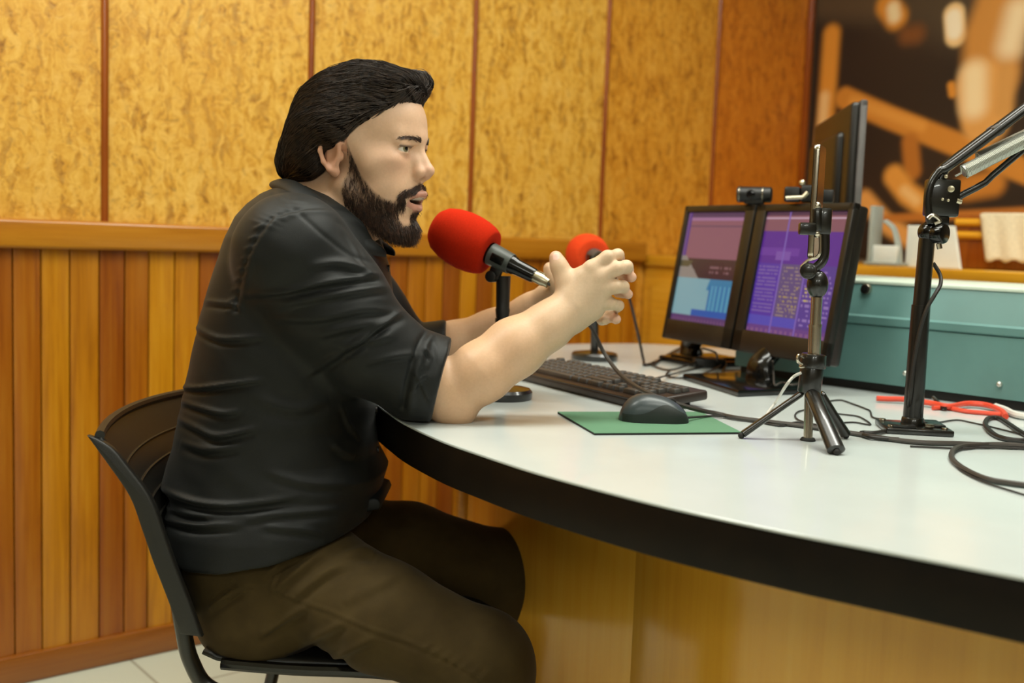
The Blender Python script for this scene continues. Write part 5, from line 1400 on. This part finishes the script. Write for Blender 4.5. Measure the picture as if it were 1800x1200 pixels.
# pull the chin hair into one rounded mass
pq = toH(paths.reshape(-1, 3)); 
cx_ = np.maximum(pq[:, 0]-105, 0); pq[:, 0] -= cx_*0.8
lowz = np.maximum(-131-pq[:, 2], 0); pq[:, 2] += lowz*0.8
paths = fromH(pq).reshape(paths.shape)
strand_mesh('beard', paths, nprng.uniform(0.00024, 0.00042, N), M['beard'], man)
# eyebrows
for s in (-1, 1):
    N = 280
    u_ = nprng.uniform(0, 1, N); zz = nprng.normal(0, 1, N)*(1.5*(1-0.55*u_)+0.2)
    bx_ = 104-20*u_**1.7; by_ = s*(9+34*u_); bz_ = 27.5+4.2*np.sin(u_*2.4)-0.5*u_+zz*0.9
    p = fromH(np.stack([bx_, by_, bz_], 1))
    for _ in range(8):
        g = grad(S, p); p = p-g*np.clip(S.ev(p), -0.004, 0.004)[:, None]
    g = grad(S, p)
    d = np.stack([-0.25*u_-0.05, s*(0.55+0.5*u_), 0.45-0.75*u_], 1)+nprng.normal(0, .15, (N, 3)); d = d@HR.T
    d -= (d*g).sum(1)[:, None]*g; d /= np.linalg.norm(d, axis=1)[:, None]
    ts = np.linspace(0, 1, 4); Lb = nprng.uniform(0.005, 0.0075, N)
    paths = p[:, None]+d[:, None]*(Lb[:, None]*ts)[..., None]+g[:, None]*(0.0004+0.0010*np.sin(ts*2.5))[None, :, None]
    strand_mesh('eyebrow', paths, 0.00038, M['beard'], man)

# ------------------------------------------------------------------ shirt
def row(py, bpx, fpx, hw, n=2.3):
    s = 1.68/FPX
    a = Bq(bpx, py, 1.655 if py < 500 else 1.635 if py < 850 else 1.58); b = Bq(fpx, py, 1.68)
    return (b[2], a[0], b[0], hw, 2.25 if py < 800 else min(2.5, 2.25+(py-800)*0.006))
rows_ = [row(330, 486, 560, 0.05), row(346, 456, 600, 0.085), row(366, 434, 632, 0.115), row(390, 416, 655, 0.145), row(425, 401, 668, 0.172), row(470, 386, 682, 0.182), row(560, 351, 694, 0.185), row(680, 324, 668, 0.180),
         row(740, 311, 657, 0.178), row(790, 300, 664, 0.180), row(822, 291, 680, 0.182), row(846, 286, 672, 0.184), row(868, 282, 668, 0.192), row(905, 270, 656, 0.202), row(960, 274, 650, 0.208), row(1010, 294, 650, 0.210), row(1060, 306, 640, 0.208)]
rows_.sort(key=lambda r: r[0])
RR = np.array(rows_)
ymid = 1.68
def torso(p):
    h_ = p[:, 2]
    xb = np.interp(h_, RR[:, 0], RR[:, 1]); xf = np.interp(h_, RR[:, 0], RR[:, 2]); hw = np.interp(h_, RR[:, 0], RR[:, 3])
    cx = (xb+xf)/2; a = (xf-xb)/2
    u = np.abs(p[:, 0]-cx)/a; v_ = np.abs(p[:, 1]-ymid)/hw
    en = np.interp(h_, RR[:, 0], RR[:, 4]); r = (u**en+v_**en)**(1/en)
    d = (r-1)*np.minimum(a, hw)*0.92
    return np.maximum(d, np.maximum(h_-RR[-1, 0], RR[0, 0]-h_))
T = SDF()
T.F(torso, (RR[:, 1].min(), ymid-0.21, RR[0, 0]), (RR[:, 2].max(), ymid+0.21, RR[-1, 0]))
nb_ = neck_b
T.C(nb_+np.array([-0.02, 0, -0.012]), SHR+np.array([-0.004, 0.015, 0.0]), 0.050, 0.068, 0.035); T.C(nb_+np.array([-0.02, 0, -0.012]), SHL+np.array([-0.004, -0.015, 0.0]), 0.050, 0.068, 0.035)
mR = Bq(656, 612, 1.545); eR = Bq(738, 664, 1.570)
T.chain([(SHR, 0.077), ((SHR+mR)/2, 0.070), (mR, 0.065)], 0.035)
T.chain([(mR, 0.065), (eR, 0.065)], 0.02)
cR = Bq(772, 668, 1.572)
T.chain([(Bq(736, 658, 1.57), 0.0665), (Bq(790, 674, 1.573), 0.0645)], 0.003)
# sleeve below the elbow rests on the desk
T.C(Bq(708, 690, 1.575), Bq(772, 710, 1.575), 0.028, 0.030, 0.022)
mL = Bq(645, 545, 1.885)
T.chain([(SHL, 0.075), (mL, 0.062), (ELL+np.array([-0.005, 0, 0.0]), 0.060)], 0.03)
T.chain([(Bq(738, 628, 1.895), 0.061), (Bq(782, 618, 1.885), 0.056)], 0.004)
# sleeve ends
nR = unit(np.array([0.97, 0.0, -0.20])); pR = Bq(778, 660, 1.572)
def cutR(p):
    d = (p-pR)@nR; near = (np.abs(p[:, 1]-1.572) < 0.16) & (p[:, 2] > 0.70)
    return np.where(near & (p[:, 0] > -0.2), d, -1.0)
nL = unit(np.array([0.99, 0.0, 0.1])); pL = Bq(785, 585, 1.885)
def cutL(p):
    d = (p-pL)@nL; near = (p[:, 1] > 1.735)
    return np.where(near & (p[:, 0] > -0.2), d, -1.0)
T.F(cutR, (-9,)*3, (9,)*3, 0.004, 'cut'); T.F(cutL, (-9,)*3, (9,)*3, 0.004, 'cut')
T.F(lambda p: 0.7525-p[:, 2]+np.where(p[:, 0] < -0.16, -1.0, 0.0), (-9,)*3, (9,)*3, 0.004, 'cut')
# hem: dips behind and at the side, rises over the thighs
def hem(p):
    u = np.clip((p[:, 0]+0.50)/0.32, 0, 1)
    line = np.interp(p[:, 0], [-0.50, -0.45, -0.40, -0.33, -0.26, -0.21, -0.18, -0.1], [0.545, 0.534, 0.536, 0.550, 0.572, 0.588, 0.62, 0.65])
    return (line-p[:, 2])*0.9
T.F(hem, (-9,)*3, (9,)*3, 0.004, 'cut')
# neck opening
T.C(neck_b+np.array([0.004, 0, -0.02]), fromH((0, 0, -70)), 0.060, 0.066, 0.004, 'sub')
T.C(fromH((30, 0, -95)), Bq(648, 405, 1.68), 0.04, 0.034, 0.01, 'sub')
sp_, sq_ = nets(T, 0.0028); sp_ = smooth(sp_, sq_, 3, 0.5)
sn_ = normals(sp_, sq_)
px_, py_ = pxof(sp_)
facing = np.clip(-(sn_[:, 1])*1.6+0.25, 0, 1)*(sp_[:, 1] < 1.72)
def fold(pts, w_, h_, taper=True):
    global disp
    pts = np.array(pts, float)
    if len(pts) > 2: pts = np.array([p[:2] for p in catmull([np.append(p, 0) for p in pts], 5)])
    d = np.full(len(sp_), 1e9); tpos = np.zeros(len(sp_)); n = len(pts)-1
    for i in range(n):
        a, b = pts[i], pts[i+1]; ab = b-a; L2 = ab@ab+1e-9
        t_ = np.clip(((px_-a[0])*ab[0]+(py_-a[1])*ab[1])/L2, 0, 1); dd_ = np.hypot(px_-a[0]-t_*ab[0], py_-a[1]-t_*ab[1])
        m = dd_ < d; d[m] = dd_[m]; tpos[m] = (i+t_[m])/n
    tf = np.sin(np.pi*np.clip(tpos, 0.02, 0.98))**0.6 if taper else 1.0
    disp += h_*np.exp(-(d/w_)**2)*tf*facing
disp = np.zeros(len(sp_))
mmv = 0.001
# long drag folds, ridge then trough just below
def ridge(pts, w_, h_):
    h_ = h_*1.25; w_ = w_*0.78
    fold(pts, w_, h_*mmv); fold([(p[0], p[1]+w_*1.5) for p in pts], w_*1.1, -h_*0.8*mmv)
ridge([(432, 517), (500, 512), (570, 497), (640, 486), (668, 482)], 8, 5.0)
ridge([(500, 535), (580, 520), (650, 508), (690, 505)], 9, 3.5)
ridge([(545, 468), (590, 462), (630, 470), (655, 482)], 9, 4.0)
ridge([(480, 560), (560, 560), (640, 545), (700, 548)], 10, 3.0)
ridge([(560, 590), (620, 575), (690, 560)], 11, 3.0)
ridge([(540, 660), (600, 620), (670, 570), (712, 548)], 9, 4.5)
ridge([(612, 622), (660, 582), (706, 546)], 6, 3.0)
ridge([(580, 610), (640, 600), (690, 590)], 10, 2.5)
ridge([(640, 640), (690, 628), (735, 622)], 9, 3.0)
ridge([(340, 572), (370, 590), (400, 596), (460, 592)], 7, 4.0)
ridge([(318, 680), (350, 682), (400, 676), (460, 668)], 6, 5.0)
ridge([(360, 530), (400, 534), (425, 540)], 6, 3.0)
ridge([(318, 705), (350, 716), (392, 726), (420, 722)], 7, 4.5)
ridge([(312, 735), (345, 752), (380, 766), (420, 760), (450, 752)], 8, 5.0)
ridge([(316, 775), (360, 790), (420, 785)], 9, 3.5)
ridge([(284, 858), (310, 872), (350, 884), (400, 888), (450, 884), (520, 874)], 8, 6.0)
ridge([(276, 905), (310, 918), (350, 924), (420, 922)], 8, 5.0)
ridge([(290, 890), (330, 903), (370, 908)], 7, 4.0)
ridge([(430, 915), (480, 905), (540, 900), (600, 896)], 9, 3.5)
ridge([(460, 925), (520, 930), (570, 940)], 9, 3.0)
ridge([(600, 712), (612, 745), (635, 775)], 6, 4.0)
ridge([(585, 780), (605, 795), (625, 802)], 8, 3.5)
ridge([(470, 830), (540, 850), (620, 850)], 10, 3.0)
ridge([(450, 700), (520, 720), (580, 700)], 14, 3.0)
# armhole seam with gathers
seam = [(562, 362), (500, 372), (480, 378)]
fold([(640, 395), (612, 374), (575, 366), (530, 368), (492, 378)], 3.0, -1.4*mmv, False)
fold([(640, 400), (612, 380), (575, 372), (530, 374), (497, 384)], 5.0, 1.6*mmv, False)
fold([(478, 384), (450, 420), (432, 460), (422, 500), (416, 545)], 3.0, -1.5*mmv, False)
fold([(486, 386), (458, 424), (441, 463), (431, 502), (424, 545)], 5.0, 1.8*mmv, False)
for k in range(9):
    t_ = k/8; cx_ = 470-50*t_**0.8; cy_ = 396+145*t_
    fold([(cx_-26, cy_+7), (cx_-4, cy_)], 3.2, 2.0*mmv)
for k in range(7):
    fold([(505-k*11, 350+k*6), (540-k*8, 356+k*8)], 4, 1.2*mmv)
fold([(480, 340), (498, 353), (533, 382), (572, 416), (618, 449), (660, 462)], 4, -1.6*mmv, False)
# shoulder yoke seam, collar side wrinkles
ridge([(585, 376), (610, 396), (632, 429), (645, 460)], 6, 1.8)
ridge([(600, 398), (622, 433), (640, 475)], 6, 1.8)
# rolled cuff on the near sleeve
fold([(748, 585), (735, 610), (722, 650), (712, 690), (708, 716)], 5, -4.0*mmv, False)
fold([(757, 590), (745, 614), (733, 654), (724, 694), (720, 716)], 7, 3.5*mmv, False)
ridge([(742, 612), (756, 628), (752, 650)], 5, 3.0)
ridge([(728, 655), (742, 680), (752, 705)], 5, 3.5)
ridge([(762, 600), (770, 640), (764, 680)], 5, 2.5)
ridge([(725, 690), (735, 672), (748, 660)], 5, 3.0)
fold([(786, 612), (782, 650), (773, 690), (765, 722)], 4, 2.0*mmv, False)
disp += facing*0.0008*np.sin(sp_[:, 0]*70+np.sin(sp_[:, 2]*38)*2)*np.sin(sp_[:, 2]*55+sp_[:, 0]*20)
sp_ = sp_+sn_*disp[:, None]
shirt = body_obj('shirt', sp_, sq_, M['shirt'], man); shirt['label'] = 'black long sleeved shirt with sleeves rolled to the elbows'
# collar: stand and folded leaf as a thick band round the neck
cn = []
nax = [(498, 322, 1.69), (530, 330, 1.63), (572, 352, 1.612), (612, 382, 1.615), (645, 412, 1.635), (668, 436, 1.668)]
near_top = [Bq(a, b, c) for a, b, c in ((500, 316, 1.690), (522, 319, 1.630), (556, 342, 1.600), (592, 372, 1.598), (626, 402, 1.615), (652, 424, 1.650))]
near_bot = [Bq(a, b, c) for a, b, c in ((490, 330, 1.690), (506, 344, 1.612), (538, 374, 1.570), (578, 408, 1.566), (624, 442, 1.590), (672, 452, 1.636))]
def mirror(p): return np.array([p[0], 2*1.69-p[1], p[2]])
def band(tops, bots, name, th):
    rows = []
    tt = catmull(tops, 6); bb = catmull(bots, 6)
    for a, b in zip(tt, bb):
        row = []
        for j in range(9):
            q_ = j/8; p_ = a*(1-q_)+b*q_
            out = unit(np.array([(a[0]-neck_b[0])*0.6, a[1]-1.69, 0.0])+1e-6)
            p_ = p_+out*(0.012*math.sin(q_*math.pi*0.9)+0.004)
            row.append(W(*p_))
        rows.append(row)
    mb = MB(); mb.strip(rows); o = finish(name, mb, M['shirt'], shirt, ang=60)
    sd = o.modifiers.new('cloth', 'SOLIDIFY'); sd.thickness = th; sd.offset = 0
    sb = o.modifiers.new('round', 'SUBSURF'); sb.levels = 1; sb.render_levels = 1
    return o
tops = [mirror(p) for p in near_top[:0:-1]]+near_top; bots = [mirror(p) for p in near_bot[:0:-1]]+near_bot
band(tops, bots, 'collar', 0.004)
mb = MB(); tip = [Bq(a, b, c) for a, b, c in ((640, 414, 1.648), (655, 424, 1.64), (672, 437, 1.64), (664, 455, 1.638), (648, 462, 1.632), (634, 448, 1.62))]
# placket and buttons down the front
for py in (470, 560, 640, 720, 790):
    fx = np.interp(Bq(650, py, 1.68)[2], RR[:, 0], RR[:, 2]); hh = Bq(650, py, 1.68)[2]
    mb = MB(MB2W); mb.cyl((fx-0.003, 1.68, hh), (fx+0.0025, 1.68, hh), 0.0055, bev=0.001, n=16); finish('button', mb, M['blackp'], shirt)
# lower shirt front flap that stands away above the lap
fl = [Bq(a, b, 1.68) for a, b in ((640, 868), (652, 858), (668, 854), (677, 857), (681, 866), (678, 874), (664, 876), (650, 880))]
poly = [(p[0], p[2]) for p in fl]
mb = MB(M_side); mb.prism(poly, 1.60, 1.74, 0.003, 2); finish('front_flap', mb, M['shirt'], shirt, ang=60)

# ------------------------------------------------------------------ trousers and shoes
P3 = SDF()
P3.E((-0.395, 1.68, 0.545), (0.118, 0.168, 0.112), 0.02)
FY = (np.array([0, 1.0, 0]), 0.86)
for yb in (1.585, 1.775): P3.E((-0.362, yb, 0.452), (0.102, 0.100, 0.090), 0.03)
for yh, yk, dx in ((1.615, 1.475, 0.010), (1.745, 1.900, 0.030)):
    P3.chain([(np.array([-0.40, yh, 0.525]), 0.092), (np.array([-0.29, yh*0.8+yk*0.2, 0.500]), 0.084), (np.array([-0.17, yh*0.25+yk*0.75, 0.474]), 0.075), (np.array([-0.045+dx, yk, 0.428]), 0.068)], 0.02, flat=FY)
    P3.E((-0.028+dx, yk, 0.412), (0.060, 0.068, 0.080), 0.03)
    P3.chain([(np.array([-0.035+dx, yk, 0.41]), 0.068), (np.array([-0.075, yk, 0.28]), 0.066), (np.array([-0.06, yk, 0.10]), 0.066)], 0.03)
P3.F(lambda p: (0.397-p[:, 2])+np.where(p[:, 0] > -0.13, -1.0, 0.0), (-9,)*3, (9,)*3, 0.012, 'cut')
P3.F(lambda p: 0.085-p[:, 2], (-9,)*3, (9,)*3, 0.004, 'cut')
sp_, sq_ = nets(P3, 0.0034); sp_ = smooth(sp_, sq_, 3, 0.5); sn_ = normals(sp_, sq_); px_, py_ = pxof(sp_)
facing = np.clip(-(sn_[:, 1])*1.4+0.35+0.4*np.maximum(sn_[:, 2], 0), 0, 1)*(sp_[:, 1] < 1.68)
disp = np.zeros(len(sp_))
_r = ridge
def ridge(p, w_, h_): _r(p, w_*1.1, h_*1.4)
fold([(472, 1030), (520, 1052), (580, 1074), (650, 1104), (720, 1128), (790, 1158), (850, 1196)], 3.2, 1.1*mmv, False)
fold([(470, 1037), (518, 1059), (578, 1081), (648, 1111), (718, 1135), (788, 1165), (846, 1200)], 3.2, -1.1*mmv, False)
fold([(498, 975), (488, 1000), (478, 1030)], 3, 2.0*mmv, False); fold([(504, 975), (494, 1002), (484, 1032)], 3, -1.6*mmv, False)
fold([(398, 1002), (412, 1018), (428, 1032)], 3, 2.0*mmv); fold([(412, 1030), (440, 1032), (470, 1032)], 3, -2.0*mmv)
ridge([(368, 1072), (400, 1048), (430, 1030)], 7, 4.5)
ridge([(455, 1120), (500, 1090), (540, 1066)], 8, 4.0)
ridge([(480, 1040), (530, 1000), (575, 965)], 8, 4.0)
ridge([(520, 1050), (570, 1010), (625, 985)], 9, 4.0)
ridge([(470, 1010), (500, 985), (530, 975)], 7, 3.0)
ridge([(500, 1150), (560, 1118), (610, 1092)], 9, 3.0)
ridge([(530, 1175), (600, 1150), (660, 1120)], 9, 3.0)
ridge([(590, 985), (640, 966), (660, 975)], 9, 3.0)
ridge([(600, 1060), (660, 1030), (700, 1010)], 12, 2.0)
for k in range(7): fold([(735+k*17, 1146+k*9), (762+k*17, 1128+k*8)], 4.5, 1.7*mmv)
disp += facing*0.0008*np.sin(sp_[:, 0]*60+sp_[:, 2]*40)*np.sin(sp_[:, 2]*60-sp_[:, 0]*25)
sp_ = sp_+sn_*disp[:, None]
tro = body_obj('trousers', sp_, sq_, M['trouser'], man); tro['label'] = 'olive brown cotton trousers'
for yk in (1.475, 1.885):
    Z = SDF(); Z.chain([(np.array([-0.075, yk, 0.055]), 0.042), (np.array([0.03, yk, 0.045]), 0.045), (np.array([0.13, yk, 0.036]), 0.036)], 0.03)
    Z.C(np.array([-0.065, yk, 0.06]), np.array([-0.06, yk, 0.115]), 0.044, 0.044, 0.02)
    Z.F(lambda p: 0.001-p[:, 2], (-9,)*3, (9,)*3, 0.004, 'cut')
    a_, b_ = nets(Z, 0.005); a_ = smooth(a_, b_, 2); body_obj('shoe', a_, b_, M['blackp'], man)
